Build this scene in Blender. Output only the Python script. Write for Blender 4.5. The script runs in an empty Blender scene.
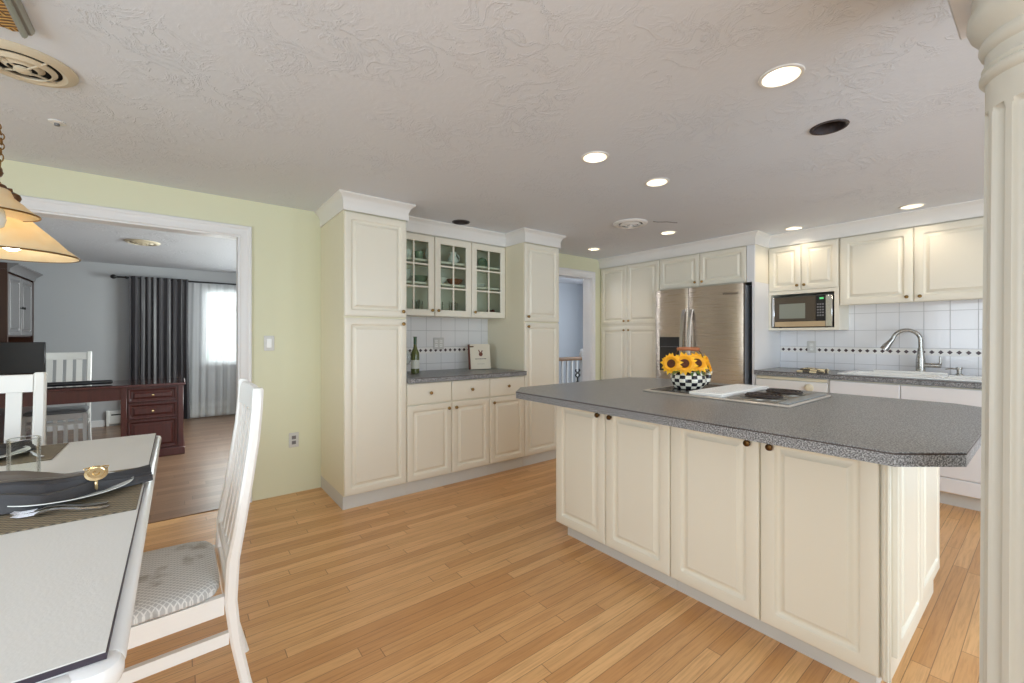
import bpy, bmesh, math, random
from mathutils import Vector, Matrix
from mathutils.geometry import delaunay_2d_cdt

random.seed(7)
SC = bpy.context.scene
C = SC.collection
PI = math.pi

# ------------------------------------------------------------------ camera, world, large lights, exposure
SC.view_settings.view_transform = 'Standard'
SC.view_settings.look = 'None'
SC.view_settings.gamma = 1.0
SC.view_settings.use_curve_mapping = False
SC.view_settings.exposure = -0.08
SC.cycles.max_bounces = 10
SC.cycles.diffuse_bounces = 6
SC.cycles.glossy_bounces = 4
SC.cycles.transparent_max_bounces = 12
SC.cycles.caustics_reflective = False
SC.cycles.caustics_refractive = False
SC.cycles.sample_clamp_indirect = 4.0

EYE = 1.235
YAW = math.radians(38.098)
cam_data = bpy.data.cameras.new('camera')
cam = bpy.data.objects.new('camera', cam_data)
C.objects.link(cam)
cam.location = (0, 0, EYE)
cam.rotation_euler = (PI / 2, 0, -YAW)
cam_data.sensor_width = 36
cam_data.lens = 36 * 426 / 1024
cam_data.shift_y = -4.5 / 1024
cam_data.clip_start = 0.05
SC.camera = cam

world = bpy.data.worlds.new('daylight_sky')
SC.world = world
world.use_nodes = True
_bg = world.node_tree.nodes['Background']
_bg.inputs['Color'].default_value = (0.82, 0.93, 1.0, 1)
_bg.inputs['Strength'].default_value = 1.6


def area(name, loc, rot, sx, sy, power, col):
    d = bpy.data.lights.new(name, 'AREA')
    d.shape = 'RECTANGLE'
    d.size, d.size_y, d.energy, d.color = sx, sy, power, col
    o = bpy.data.objects.new(name, d)
    C.objects.link(o)
    o.location, o.rotation_euler = loc, rot
    return o


# daylight arriving through windows, mostly unseen (behind and beside the camera, office, hall); office side one added
area('patio_window_daylight', (1.6, -2.62, 1.25), (PI / 2, 0, 0), 3.6, 1.9, 105, (0.76, 0.88, 1.0))
area('dining_window_daylight', (-2.52, 0.3, 1.35), (PI / 2, 0, -PI / 2), 2.6, 1.6, 75, (0.80, 0.90, 1.0))
area('office_window_daylight', (1.0, 8.3, 1.45), (-PI / 2, 0, 0), 1.4, 1.2, 45, (0.95, 0.97, 1.0))
area('office_side_fill', (2.5, 5.6, 1.5), (PI / 2, 0, PI / 2), 2.0, 1.3, 195, (0.97, 0.98, 1.0))  # added light from an unseen side, brightens the office
area('hall_window_daylight', (6.2, 4.6, 1.6), (PI / 2, 0, PI / 2), 0.9, 1.4, 14, (0.88, 0.94, 1.0))

# ------------------------------------------------------------------ materials
MATS = {}


def nt(name):
    m = bpy.data.materials.new(name)
    m.use_nodes = True
    t = m.node_tree
    return m, t, t.nodes['Principled BSDF']


def rgb(r, g, b):
    """sRGB 0-255 to linear"""
    f = lambda c: (c / 255 / 12.92) if c / 255 <= 0.04045 else ((c / 255 + 0.055) / 1.055) ** 2.4
    return (f(r), f(g), f(b), 1)


def plain(name, col, rough=0.5, metal=0.0, bump=0, scale=40, **kw):
    m, t, p = nt(name)
    p.inputs['Base Color'].default_value = col
    p.inputs['Roughness'].default_value = rough
    p.inputs['Metallic'].default_value = metal
    for k, v in kw.items():
        p.inputs[k.replace('_', ' ')].default_value = v
    # a slight procedural mottling so that no surface is a dead flat colour
    tc = t.nodes.new('ShaderNodeTexCoord')
    n = t.nodes.new('ShaderNodeTexNoise')
    n.inputs['Scale'].default_value = scale
    n.inputs['Detail'].default_value = 3
    t.links.new(tc.outputs['Object'], n.inputs['Vector'])
    mp = t.nodes.new('ShaderNodeMapRange')
    mp.inputs['To Min'].default_value = max(0.02, rough - 0.05)
    mp.inputs['To Max'].default_value = min(1, rough + 0.05)
    t.links.new(n.outputs['Fac'], mp.inputs['Value'])
    t.links.new(mp.outputs['Result'], p.inputs['Roughness'])
    if bump:
        b = t.nodes.new('ShaderNodeBump')
        b.inputs['Strength'].default_value = bump
        b.inputs['Distance'].default_value = 0.004
        t.links.new(n.outputs['Fac'], b.inputs['Height'])
        t.links.new(b.outputs['Normal'], p.inputs['Normal'])
    MATS[name] = m
    return m


def mth(t, op, a, b=None, c=None):
    n = t.nodes.new('ShaderNodeMath')
    n.operation = op
    for i, v in enumerate((a, b, c)):
        if v is None:
            continue
        if isinstance(v, (int, float)):
            n.inputs[i].default_value = v
        else:
            t.links.new(v, n.inputs[i])
    return n.outputs[0]


def mixc(t, fac, a, b):
    n = t.nodes.new('ShaderNodeMix')
    n.data_type = 'RGBA'
    for s, v in ((n.inputs[0], fac), (n.inputs[6], a), (n.inputs[7], b)):
        if isinstance(v, (int, float, tuple)):
            s.default_value = v
        else:
            t.links.new(v, s)
    return n.outputs[2]


def wood_floor(name, c0, c1, cdark, rough, width=0.057, length=1.1):
    """strip flooring: boards run along world X"""
    m, t, p = nt(name)
    tc = t.nodes.new('ShaderNodeTexCoord')
    sp = t.nodes.new('ShaderNodeSeparateXYZ')
    t.links.new(tc.outputs['Object'], sp.inputs[0])
    x, y = sp.outputs[0], sp.outputs[1]
    yr = mth(t, 'DIVIDE', y, width)
    row = mth(t, 'FLOOR', yr)
    wn = t.nodes.new('ShaderNodeTexWhiteNoise')
    wn.noise_dimensions = '1D'
    t.links.new(row, wn.inputs['W'])
    xs = mth(t, 'ADD', mth(t, 'DIVIDE', x, length), mth(t, 'MULTIPLY', wn.outputs['Value'], 7.3))
    brd = mth(t, 'FLOOR', xs)
    cm = t.nodes.new('ShaderNodeCombineXYZ')
    t.links.new(row, cm.inputs[0])
    t.links.new(brd, cm.inputs[1])
    w2 = t.nodes.new('ShaderNodeTexWhiteNoise')
    w2.noise_dimensions = '2D'
    t.links.new(cm.outputs[0], w2.inputs['Vector'])
    base = mixc(t, w2.outputs['Value'], c0, c1)
    # grain, stretched along the board and shifted from board to board
    cg = t.nodes.new('ShaderNodeCombineXYZ')
    t.links.new(mth(t, 'ADD', mth(t, 'MULTIPLY', x, 2.5), mth(t, 'MULTIPLY', w2.outputs['Value'], 40)), cg.inputs[0])
    t.links.new(mth(t, 'MULTIPLY', y, 55), cg.inputs[1])
    g = t.nodes.new('ShaderNodeTexNoise')
    g.inputs['Scale'].default_value = 1.6
    g.inputs['Detail'].default_value = 6
    g.inputs['Roughness'].default_value = 0.65
    g.inputs['Distortion'].default_value = 0.6
    t.links.new(cg.outputs[0], g.inputs['Vector'])
    gf = t.nodes.new('ShaderNodeMapRange')
    gf.inputs['From Min'].default_value = 0.45
    gf.inputs['From Max'].default_value = 0.8
    gf.inputs['To Max'].default_value = 0.68
    t.links.new(g.outputs['Fac'], gf.inputs['Value'])
    col = mixc(t, gf.outputs[0], base, cdark)
    fy = mth(t, 'FRACT', yr)
    fx = mth(t, 'FRACT', xs)
    sy = mth(t, 'LESS_THAN', mth(t, 'ABSOLUTE', mth(t, 'SUBTRACT', fy, 0.5)), 0.478)
    sx = mth(t, 'LESS_THAN', mth(t, 'ABSOLUTE', mth(t, 'SUBTRACT', fx, 0.5)), 0.4985)
    face = mth(t, 'MULTIPLY', sy, sx)
    seam = mth(t, 'MULTIPLY', mth(t, 'SUBTRACT', 1.0, face), 0.6)
    col = mixc(t, seam, col, (cdark[0] * 0.35, cdark[1] * 0.3, cdark[2] * 0.3, 1))
    t.links.new(col, p.inputs['Base Color'])
    p.inputs['Roughness'].default_value = rough
    b = t.nodes.new('ShaderNodeBump')
    b.inputs['Strength'].default_value = 0.25
    b.inputs['Distance'].default_value = 0.001
    t.links.new(face, b.inputs['Height'])
    t.links.new(b.outputs['Normal'], p.inputs['Normal'])
    MATS[name] = m


def ceiling_mat(name, col):
    m, t, p = nt(name)
    tc = t.nodes.new('ShaderNodeTexCoord')
    n1 = t.nodes.new('ShaderNodeTexNoise')
    n1.inputs['Scale'].default_value = 8.0
    n1.inputs['Detail'].default_value = 7
    n1.inputs['Roughness'].default_value = 0.62
    n1.inputs['Distortion'].default_value = 1.1
    t.links.new(tc.outputs['Object'], n1.inputs['Vector'])
    # trowelled ridges: thin lines where the distorted noise crosses its middle
    r = mth(t, 'ABSOLUTE', mth(t, 'SUBTRACT', n1.outputs['Fac'], 0.5))
    mr = t.nodes.new('ShaderNodeMapRange')
    mr.inputs['From Min'].default_value = 0.0
    mr.inputs['From Max'].default_value = 0.05
    mr.inputs['To Min'].default_value = 1.0
    mr.inputs['To Max'].default_value = 0.0
    t.links.new(r, mr.inputs['Value'])
    n2 = t.nodes.new('ShaderNodeTexNoise')
    n2.inputs['Scale'].default_value = 2.2
    n2.inputs['Detail'].default_value = 2
    t.links.new(tc.outputs['Object'], n2.inputs['Vector'])
    mk = t.nodes.new('ShaderNodeMapRange')
    mk.inputs['From Min'].default_value = 0.42
    mk.inputs['From Max'].default_value = 0.62
    t.links.new(n2.outputs['Fac'], mk.inputs['Value'])
    n3 = t.nodes.new('ShaderNodeTexNoise')
    n3.inputs['Scale'].default_value = 45
    n3.inputs['Detail'].default_value = 3
    t.links.new(tc.outputs['Object'], n3.inputs['Vector'])
    hgt = mth(t, 'ADD', mth(t, 'MULTIPLY', mr.outputs[0], mk.outputs[0]), mth(t, 'MULTIPLY', n3.outputs['Fac'], 0.35))
    b = t.nodes.new('ShaderNodeBump')
    b.inputs['Strength'].default_value = 0.5
    b.inputs['Distance'].default_value = 0.005
    t.links.new(hgt, b.inputs['Height'])
    t.links.new(b.outputs['Normal'], p.inputs['Normal'])
    p.inputs['Base Color'].default_value = col
    p.inputs['Roughness'].default_value = 0.75
    MATS[name] = m


def speckle(name, base, light, dark, rough=0.35, scale=420):
    m, t, p = nt(name)
    tc = t.nodes.new('ShaderNodeTexCoord')
    n = t.nodes.new('ShaderNodeTexNoise')
    n.inputs['Scale'].default_value = scale
    n.inputs['Detail'].default_value = 2
    t.links.new(tc.outputs['Object'], n.inputs['Vector'])
    cr = t.nodes.new('ShaderNodeValToRGB')
    e = cr.color_ramp.elements
    e[0].position, e[0].color = 0.34, dark
    e[1].position, e[1].color = 0.66, light
    k = e.new(0.5)
    k.color = base
    t.links.new(n.outputs['Fac'], cr.inputs[0])
    t.links.new(cr.outputs[0], p.inputs['Base Color'])
    p.inputs['Roughness'].default_value = rough
    MATS[name] = m


def tile_mat(name, axis, col, grout, size=0.158, off=(0, 0)):
    m, t, p = nt(name)
    tc = t.nodes.new('ShaderNodeTexCoord')
    sp = t.nodes.new('ShaderNodeSeparateXYZ')
    t.links.new(tc.outputs['Object'], sp.inputs[0])
    a = sp.outputs[axis]
    z = sp.outputs[2]
    fa = mth(t, 'FRACT', mth(t, 'DIVIDE', mth(t, 'SUBTRACT', a, off[0]), size))
    fz = mth(t, 'FRACT', mth(t, 'DIVIDE', mth(t, 'SUBTRACT', z, off[1]), size))
    da = mth(t, 'LESS_THAN', mth(t, 'ABSOLUTE', mth(t, 'SUBTRACT', fa, 0.5)), 0.486)
    dz = mth(t, 'LESS_THAN', mth(t, 'ABSOLUTE', mth(t, 'SUBTRACT', fz, 0.5)), 0.486)
    f = mth(t, 'MULTIPLY', da, dz)
    n = t.nodes.new('ShaderNodeTexNoise')
    n.inputs['Scale'].default_value = 9
    t.links.new(tc.outputs['Object'], n.inputs['Vector'])
    t.links.new(mixc(t, f, grout, col), p.inputs['Base Color'])
    rr = t.nodes.new('ShaderNodeMapRange')
    rr.inputs['To Min'].default_value = 0.8
    rr.inputs['To Max'].default_value = 0.12
    t.links.new(f, rr.inputs['Value'])
    t.links.new(rr.outputs[0], p.inputs['Roughness'])
    b = t.nodes.new('ShaderNodeBump')
    b.inputs['Strength'].default_value = 0.35
    b.inputs['Distance'].default_value = 0.002
    t.links.new(mth(t, 'ADD', f, mth(t, 'MULTIPLY', n.outputs['Fac'], 0.6)), b.inputs['Height'])
    t.links.new(b.outputs['Normal'], p.inputs['Normal'])
    MATS[name] = m


def grain_wood(name, c0, c1, rough=0.3, axis=2):
    m, t, p = nt(name)
    tc = t.nodes.new('ShaderNodeTexCoord')
    mp = t.nodes.new('ShaderNodeMapping')
    s = [38, 38, 38]
    s[axis] = 3
    mp.inputs['Scale'].default_value = s
    t.links.new(tc.outputs['Object'], mp.inputs[0])
    n = t.nodes.new('ShaderNodeTexNoise')
    n.inputs['Scale'].default_value = 1
    n.inputs['Detail'].default_value = 5
    n.inputs['Distortion'].default_value = 0.8
    t.links.new(mp.outputs[0], n.inputs['Vector'])
    t.links.new(mixc(t, n.outputs['Fac'], c0, c1), p.inputs['Base Color'])
    p.inputs['Roughness'].default_value = rough
    MATS[name] = m


def brushed(name, col, rough=0.3):
    m, t, p = nt(name)
    tc = t.nodes.new('ShaderNodeTexCoord')
    mp = t.nodes.new('ShaderNodeMapping')
    mp.inputs['Scale'].default_value = (4, 4, 900)
    t.links.new(tc.outputs['Object'], mp.inputs[0])
    n = t.nodes.new('ShaderNodeTexNoise')
    n.inputs['Scale'].default_value = 1
    t.links.new(mp.outputs[0], n.inputs['Vector'])
    mr = t.nodes.new('ShaderNodeMapRange')
    mr.inputs['To Min'].default_value = rough - 0.06
    mr.inputs['To Max'].default_value = rough + 0.08
    t.links.new(n.outputs['Fac'], mr.inputs['Value'])
    t.links.new(mr.outputs[0], p.inputs['Roughness'])
    p.inputs['Base Color'].default_value = col
    p.inputs['Metallic'].default_value = 1.0
    MATS[name] = m


def clear_glass(name, tint=(0.94, 0.97, 0.95, 1), refl=1.0):
    """thin pane: see-through with a mirror-like sheen"""
    m = bpy.data.materials.new(name)
    m.use_nodes = True
    t = m.node_tree
    t.nodes.clear()
    out = t.nodes.new('ShaderNodeOutputMaterial')
    tr = t.nodes.new('ShaderNodeBsdfTransparent')
    tr.inputs[0].default_value = tint
    gl = t.nodes.new('ShaderNodeBsdfGlossy')
    gl.inputs['Roughness'].default_value = 0.03
    lw = t.nodes.new('ShaderNodeLayerWeight')
    lw.inputs['Blend'].default_value = 0.2
    mx = t.nodes.new('ShaderNodeMixShader')
    t.links.new(mth(t, 'MULTIPLY', lw.outputs['Fresnel'], refl), mx.inputs[0])
    t.links.new(tr.outputs[0], mx.inputs[1])
    t.links.new(gl.outputs[0], mx.inputs[2])
    t.links.new(mx.outputs[0], out.inputs[0])
    MATS[name] = m


def sheer_mat(name, col, clear=0.35):
    m = bpy.data.materials.new(name)
    m.use_nodes = True
    t = m.node_tree
    t.nodes.clear()
    out = t.nodes.new('ShaderNodeOutputMaterial')
    tr = t.nodes.new('ShaderNodeBsdfTransparent')
    tl = t.nodes.new('ShaderNodeBsdfTranslucent')
    tl.inputs[0].default_value = col
    df = t.nodes.new('ShaderNodeBsdfDiffuse')
    df.inputs[0].default_value = col
    m1 = t.nodes.new('ShaderNodeMixShader')
    m1.inputs[0].default_value = 0.5
    t.links.new(df.outputs[0], m1.inputs[1])
    t.links.new(tl.outputs[0], m1.inputs[2])
    m2 = t.nodes.new('ShaderNodeMixShader')
    m2.inputs[0].default_value = 1 - clear
    t.links.new(tr.outputs[0], m2.inputs[1])
    t.links.new(m1.outputs[0], m2.inputs[2])
    t.links.new(m2.outputs[0], out.inputs[0])
    MATS[name] = m


def emit(name, col, s):
    m, t, p = nt(name)
    p.inputs['Base Color'].default_value = col
    p.inputs['Emission Color'].default_value = col
    p.inputs['Emission Strength'].default_value = s
    MATS[name] = m


def checks(name, size, a, b, rough=0.25, polar=False, rows=0.02, around=10):
    m, t, p = nt(name)
    tc = t.nodes.new('ShaderNodeTexCoord')
    if polar:
        sp = t.nodes.new('ShaderNodeSeparateXYZ')
        t.links.new(tc.outputs['Object'], sp.inputs[0])
        an = mth(t, 'MULTIPLY', mth(t, 'ADD', mth(t, 'ARCTAN2', sp.outputs[1], sp.outputs[0]), PI), 2 * around / (2 * PI))
        s = mth(t, 'ADD', mth(t, 'FLOOR', an), mth(t, 'FLOOR', mth(t, 'DIVIDE', sp.outputs[2], rows)))
        f = mth(t, 'MODULO', s, 2)
        nz = t.nodes.new('ShaderNodeTexNoise')
        nz.inputs['Scale'].default_value = 60
        t.links.new(tc.outputs['Object'], nz.inputs['Vector'])
        t.links.new(mixc(t, f, a, mixc(t, nz.outputs['Fac'], b, (b[0] * 2.5 + .01, b[1] * 2.5 + .01, b[2] * 3 + .012, 1))), p.inputs['Base Color'])
    else:
        ck = t.nodes.new('ShaderNodeTexChecker')
        ck.inputs['Scale'].default_value = 1 / size
        ck.inputs['Color1'].default_value = a
        ck.inputs['Color2'].default_value = b
        t.links.new(tc.outputs['Object'], ck.inputs['Vector'])
        t.links.new(ck.outputs[0], p.inputs['Base Color'])
    p.inputs['Roughness'].default_value = rough
    MATS[name] = m


def seat_fabric(name):
    m, t, p = nt(name)
    tc = t.nodes.new('ShaderNodeTexCoord')
    mp = t.nodes.new('ShaderNodeMapping')
    mp.inputs['Rotation'].default_value = (0, 0, PI / 4)
    t.links.new(tc.outputs['Object'], mp.inputs[0])
    sp = t.nodes.new('ShaderNodeSeparateXYZ')
    t.links.new(mp.outputs[0], sp.inputs[0])
    l = []
    for k in (0, 1):
        f = mth(t, 'FRACT', mth(t, 'MULTIPLY', sp.outputs[k], 1 / 0.0115))
        l.append(mth(t, 'LESS_THAN', mth(t, 'ABSOLUTE', mth(t, 'SUBTRACT', f, 0.5)), 0.38))
    cell = mth(t, 'MULTIPLY', l[0], l[1])
    n = t.nodes.new('ShaderNodeTexNoise')
    n.inputs['Scale'].default_value = 11
    n.inputs['Detail'].default_value = 5
    t.links.new(tc.outputs['Object'], n.inputs['Vector'])
    cr = t.nodes.new('ShaderNodeMapRange')
    cr.inputs['From Min'].default_value = 0.56
    cr.inputs['From Max'].default_value = 0.66
    t.links.new(n.outputs['Fac'], cr.inputs['Value'])
    base = mixc(t, cell, rgb(218, 218, 215), rgb(182, 182, 181))
    # printed flower sprays in grey-brown over the lattice
    col = mixc(t, mth(t, 'MULTIPLY', cr.outputs[0], 0.55), base, rgb(128, 118, 104))
    t.links.new(col, p.inputs['Base Color'])
    p.inputs['Roughness'].default_value = 0.8
    b = t.nodes.new('ShaderNodeBump')
    b.inputs['Strength'].default_value = 0.3
    b.inputs['Distance'].default_value = 0.002
    t.links.new(cell, b.inputs['Height'])
    t.links.new(b.outputs['Normal'], p.inputs['Normal'])
    MATS[name] = m


def woven(name, a, b, s=170):
    m, t, p = nt(name)
    tc = t.nodes.new('ShaderNodeTexCoord')
    sp = t.nodes.new('ShaderNodeSeparateXYZ')
    t.links.new(tc.outputs['Object'], sp.inputs[0])
    sx = mth(t, 'SINE', mth(t, 'MULTIPLY', sp.outputs[0], s * 1.7))
    sy = mth(t, 'SINE', mth(t, 'MULTIPLY', sp.outputs[1], s * 1.9))
    w = mth(t, 'ADD', mth(t, 'MULTIPLY', mth(t, 'MULTIPLY', sx, sy), 0.5), 0.5)
    n = t.nodes.new('ShaderNodeTexNoise')
    n.inputs['Scale'].default_value = 120
    t.links.new(tc.outputs['Object'], n.inputs['Vector'])
    f = mth(t, 'ADD', mth(t, 'MULTIPLY', w, 0.75), mth(t, 'MULTIPLY', n.outputs['Fac'], 0.35))
    f = mth(t, 'MINIMUM', f, 1.0)
    t.links.new(mixc(t, f, a, b), p.inputs['Base Color'])
    p.inputs['Roughness'].default_value = 0.7
    bm_ = t.nodes.new('ShaderNodeBump')
    bm_.inputs['Strength'].default_value = 0.6
    bm_.inputs['Distance'].default_value = 0.002
    t.links.new(w, bm_.inputs['Height'])
    t.links.new(bm_.outputs['Normal'], p.inputs['Normal'])
    MATS[name] = m


def carved_gold(name):
    m, t, p = nt(name)
    tc = t.nodes.new('ShaderNodeTexCoord')
    mp = t.nodes.new('ShaderNodeMapping')
    mp.inputs['Rotation'].default_value = (0, 0, 0.5)
    t.links.new(tc.outputs['Object'], mp.inputs[0])
    w = t.nodes.new('ShaderNodeTexWave')
    w.inputs['Scale'].default_value = 22
    w.inputs['Distortion'].default_value = 0.4
    t.links.new(mp.outputs[0], w.inputs['Vector'])
    w2 = t.nodes.new('ShaderNodeTexWave')
    w2.bands_direction = 'Y'
    w2.inputs['Scale'].default_value = 22
    t.links.new(mp.outputs[0], w2.inputs['Vector'])
    ck = t.nodes.new('ShaderNodeTexChecker')
    ck.inputs['Scale'].default_value = 17
    t.links.new(mp.outputs[0], ck.inputs['Vector'])
    f = mixc(t, ck.outputs['Fac'], w.outputs['Color'], w2.outputs['Color'])
    t.links.new(mixc(t, f, rgb(110, 70, 28), rgb(226, 180, 108)), p.inputs['Base Color'])
    p.inputs['Metallic'].default_value = 0.35
    p.inputs['Roughness'].default_value = 0.42
    b = t.nodes.new('ShaderNodeBump')
    b.inputs['Strength'].default_value = 0.8
    b.inputs['Distance'].default_value = 0.006
    t.links.new(f, b.inputs['Height'])
    t.links.new(b.outputs['Normal'], p.inputs['Normal'])
    MATS[name] = m


def alabaster(name, a, b):
    m, t, p = nt(name)
    tc = t.nodes.new('ShaderNodeTexCoord')
    n = t.nodes.new('ShaderNodeTexNoise')
    n.inputs['Scale'].default_value = 28
    n.inputs['Detail'].default_value = 6
    t.links.new(tc.outputs['Object'], n.inputs['Vector'])
    col = mixc(t, n.outputs['Fac'], a, b)
    t.links.new(col, p.inputs['Base Color'])
    p.inputs['Roughness'].default_value = 0.35
    out = [x for x in t.nodes if x.type == 'OUTPUT_MATERIAL'][0]
    tl = t.nodes.new('ShaderNodeBsdfTranslucent')
    t.links.new(col, tl.inputs[0])
    mx = t.nodes.new('ShaderNodeMixShader')
    mx.inputs[0].default_value = 0.5
    t.links.new(p.outputs[0], mx.inputs[1])
    t.links.new(tl.outputs[0], mx.inputs[2])
    t.links.new(mx.outputs[0], out.inputs[0])
    MATS[name] = m


wood_floor('oak_floor', rgb(232, 184, 128), rgb(204, 150, 96), rgb(160, 108, 64), 0.3)
wood_floor('walnut_floor', rgb(150, 118, 94), rgb(122, 94, 74), rgb(84, 62, 48), 0.3, 0.09, 1.3)
ceiling_mat('ceiling_plaster', rgb(222, 227, 235))
ceiling_mat('office_plaster', rgb(205, 206, 212))
plain('yellow_paint', rgb(224, 224, 196), 0.6, bump=0.05, scale=120)
plain('grey_paint', rgb(184, 186, 190), 0.7, bump=0.05, scale=120)
plain('blue_paint', rgb(184, 189, 198), 0.7, bump=0.05, scale=120)
plain('white_wall', rgb(226, 226, 224), 0.6, bump=0.05, scale=120)
plain('trim_paint', rgb(232, 232, 234), 0.35)
plain('cabinet_paint', rgb(231, 226, 211), 0.32)
plain('cabinet_side', rgb(228, 222, 198), 0.4)
plain('crown_paint', rgb(230, 229, 226), 0.38)
plain('toe_paint', rgb(206, 206, 202), 0.5)
plain('column_paint', rgb(208, 206, 196), 0.4, bump=0.04, scale=30)
speckle('laminate', rgb(124, 125, 127), rgb(176, 177, 179), rgb(68, 68, 70), 0.35, 230)
plain('laminate_seam', rgb(58, 46, 42), 0.4)
tile_mat('tile_back', 0, rgb(232, 232, 234), rgb(190, 190, 192), 0.158, (1.397, 0.981))
tile_mat('tile_sink', 1, rgb(232, 232, 236), rgb(192, 192, 196), 0.158, (1.80, 0.981))
plain('border_tile', rgb(238, 236, 234), 0.25)
plain('border_diamond', rgb(70, 52, 58), 0.3)
plain('brass', rgb(150, 120, 74), 0.35, 1.0)
plain('dark_brass', rgb(92, 66, 38), 0.4, 1.0)
brushed('stainless', rgb(196, 182, 168), 0.27)
plain('steel_side', rgb(126, 130, 136), 0.35, 0.2)
plain('chrome', rgb(205, 205, 208), 0.18, 1.0)
plain('nickel', rgb(168, 166, 162), 0.28, 1.0)
plain('silver', rgb(210, 210, 212), 0.2, 1.0)
plain('gold', rgb(228, 204, 158), 0.25, 1.0)
plain('black_plastic', rgb(24, 24, 27), 0.35)
plain('dark_gap', rgb(20, 19, 18), 0.6)
plain('grey_plastic', rgb(120, 122, 124), 0.4)
plain('white_plastic', rgb(234, 234, 232), 0.3)
plain('plate_plastic', rgb(206, 205, 202), 0.3)
plain('cream_plastic', rgb(224, 216, 192), 0.35)
plain('vent_cream', rgb(206, 194, 170), 0.45)
plain('porcelain', rgb(244, 244, 242), 0.12)
plain('enamel_white', rgb(240, 240, 238), 0.2)
plain('chair_white', rgb(236, 235, 232), 0.3)
plain('chair_beige', rgb(208, 186, 148), 0.45)
plain('table_white', rgb(240, 240, 240), 0.22)
plain('table_inlay', rgb(222, 220, 216), 0.45, bump=0.12, scale=160)
plain('inlay_edge', rgb(58, 48, 60), 0.5)
seat_fabric('seat_cloth')
plain('grey_seat', rgb(136, 137, 140), 0.6)
woven('placemat_weave', rgb(24, 23, 22), rgb(156, 141, 116), 190)
plain('napkin_cloth', rgb(58, 57, 60), 0.55, bump=0.2, scale=300)
plain('napkin_edge', rgb(98, 88, 78), 0.5)
grain_wood('mahogany', rgb(92, 44, 40), rgb(58, 24, 24), 0.28)
grain_wood('hutch_wood', rgb(70, 40, 26), rgb(46, 26, 20), 0.3)
plain('hutch_panel', rgb(112, 110, 112), 0.4)
plain('desk_glass_top', rgb(60, 42, 42), 0.06)
grain_wood('handrail_wood', rgb(150, 112, 78), rgb(112, 80, 54), 0.4, 0)
plain('drape_cloth', rgb(74, 72, 76), 0.38, bump=0.1, scale=500)
sheer_mat('sheer_cloth', (0.86, 0.87, 0.89, 1))
clear_glass('pane_glass')
clear_glass('cabinet_glass', (0.93, 0.97, 0.94, 1), 0.8)
clear_glass('tumbler_glass', (0.97, 0.98, 0.97, 1), 0.6)
emit('can_bulb', (1.0, 0.93, 0.82, 1), 8.0)
emit('pendant_bulb', (1.0, 0.86, 0.62, 1), 26.0)
plain('can_baffle', rgb(236, 230, 216), 0.4)
plain('can_dark', rgb(60, 50, 50), 0.5)
alabaster('amber_glass', rgb(255, 246, 224), rgb(250, 230, 190))
plain('bronze', rgb(122, 92, 70), 0.35, 1.0)
plain('antique_gold', rgb(140, 108, 66), 0.4, 1.0)
carved_gold('gilt_carving')
plain('silver_gilt', rgb(168, 168, 160), 0.35, 0.8)
checks('check_enamel', 0, rgb(232, 230, 218), rgb(18, 18, 22), 0.18, True, 0.0205, 9)
plain('petal', rgb(255, 200, 40), 0.55)
plain('petal_deep', rgb(250, 176, 30), 0.55)
plain('flower_disk', rgb(84, 42, 16), 0.8, bump=0.5, scale=300)
plain('leaf_green', rgb(74, 112, 44), 0.5)
grain_wood('grip_wood', rgb(186, 116, 74), rgb(150, 86, 50), 0.4, 0)
plain('coil_black', rgb(44, 34, 32), 0.5)
plain('drip_pan', rgb(150, 146, 140), 0.3, 0.8)
plain('cooktop_black', rgb(52, 50, 50), 0.25)
plain('cooktop_trim', rgb(216, 208, 198), 0.3, 0.5)
plain('cooktop_grey', rgb(158, 164, 168), 0.3, 0.4)
plain('microwave_face', rgb(84, 74, 62), 0.3, 0.2)
plain('microwave_screen', rgb(138, 142, 132), 0.2)
plain('microwave_strip', rgb(196, 172, 138), 0.35, 0.4)
emit('clock_green', (0.10, 0.55, 0.18, 1), 0.8)
checks('oven_cloth', 0.052, rgb(226, 212, 176), rgb(92, 84, 74), 0.85)
plain('bottle_green', rgb(96, 104, 62), 0.12)
plain('wine_label', rgb(222, 222, 212), 0.5)
plain('cork_foil', rgb(46, 84, 52), 0.35)
plain('book_cream', rgb(224, 216, 198), 0.6)
plain('book_brown', rgb(120, 66, 50), 0.6)
plain('ink', rgb(90, 78, 70), 0.7)
plain('ceramic_white', rgb(232, 234, 230), 0.18)
plain('ceramic_green', rgb(128, 146, 122), 0.25)
plain('bowl_wood', rgb(142, 88, 56), 0.5)
plain('berry', rgb(96, 38, 32), 0.4)
plain('foliage_outside', rgb(120, 150, 110), 0.8)
plain('paper_white', rgb(226, 226, 228), 0.6)
plain('label_grey', rgb(120, 118, 120), 0.5)


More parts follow.
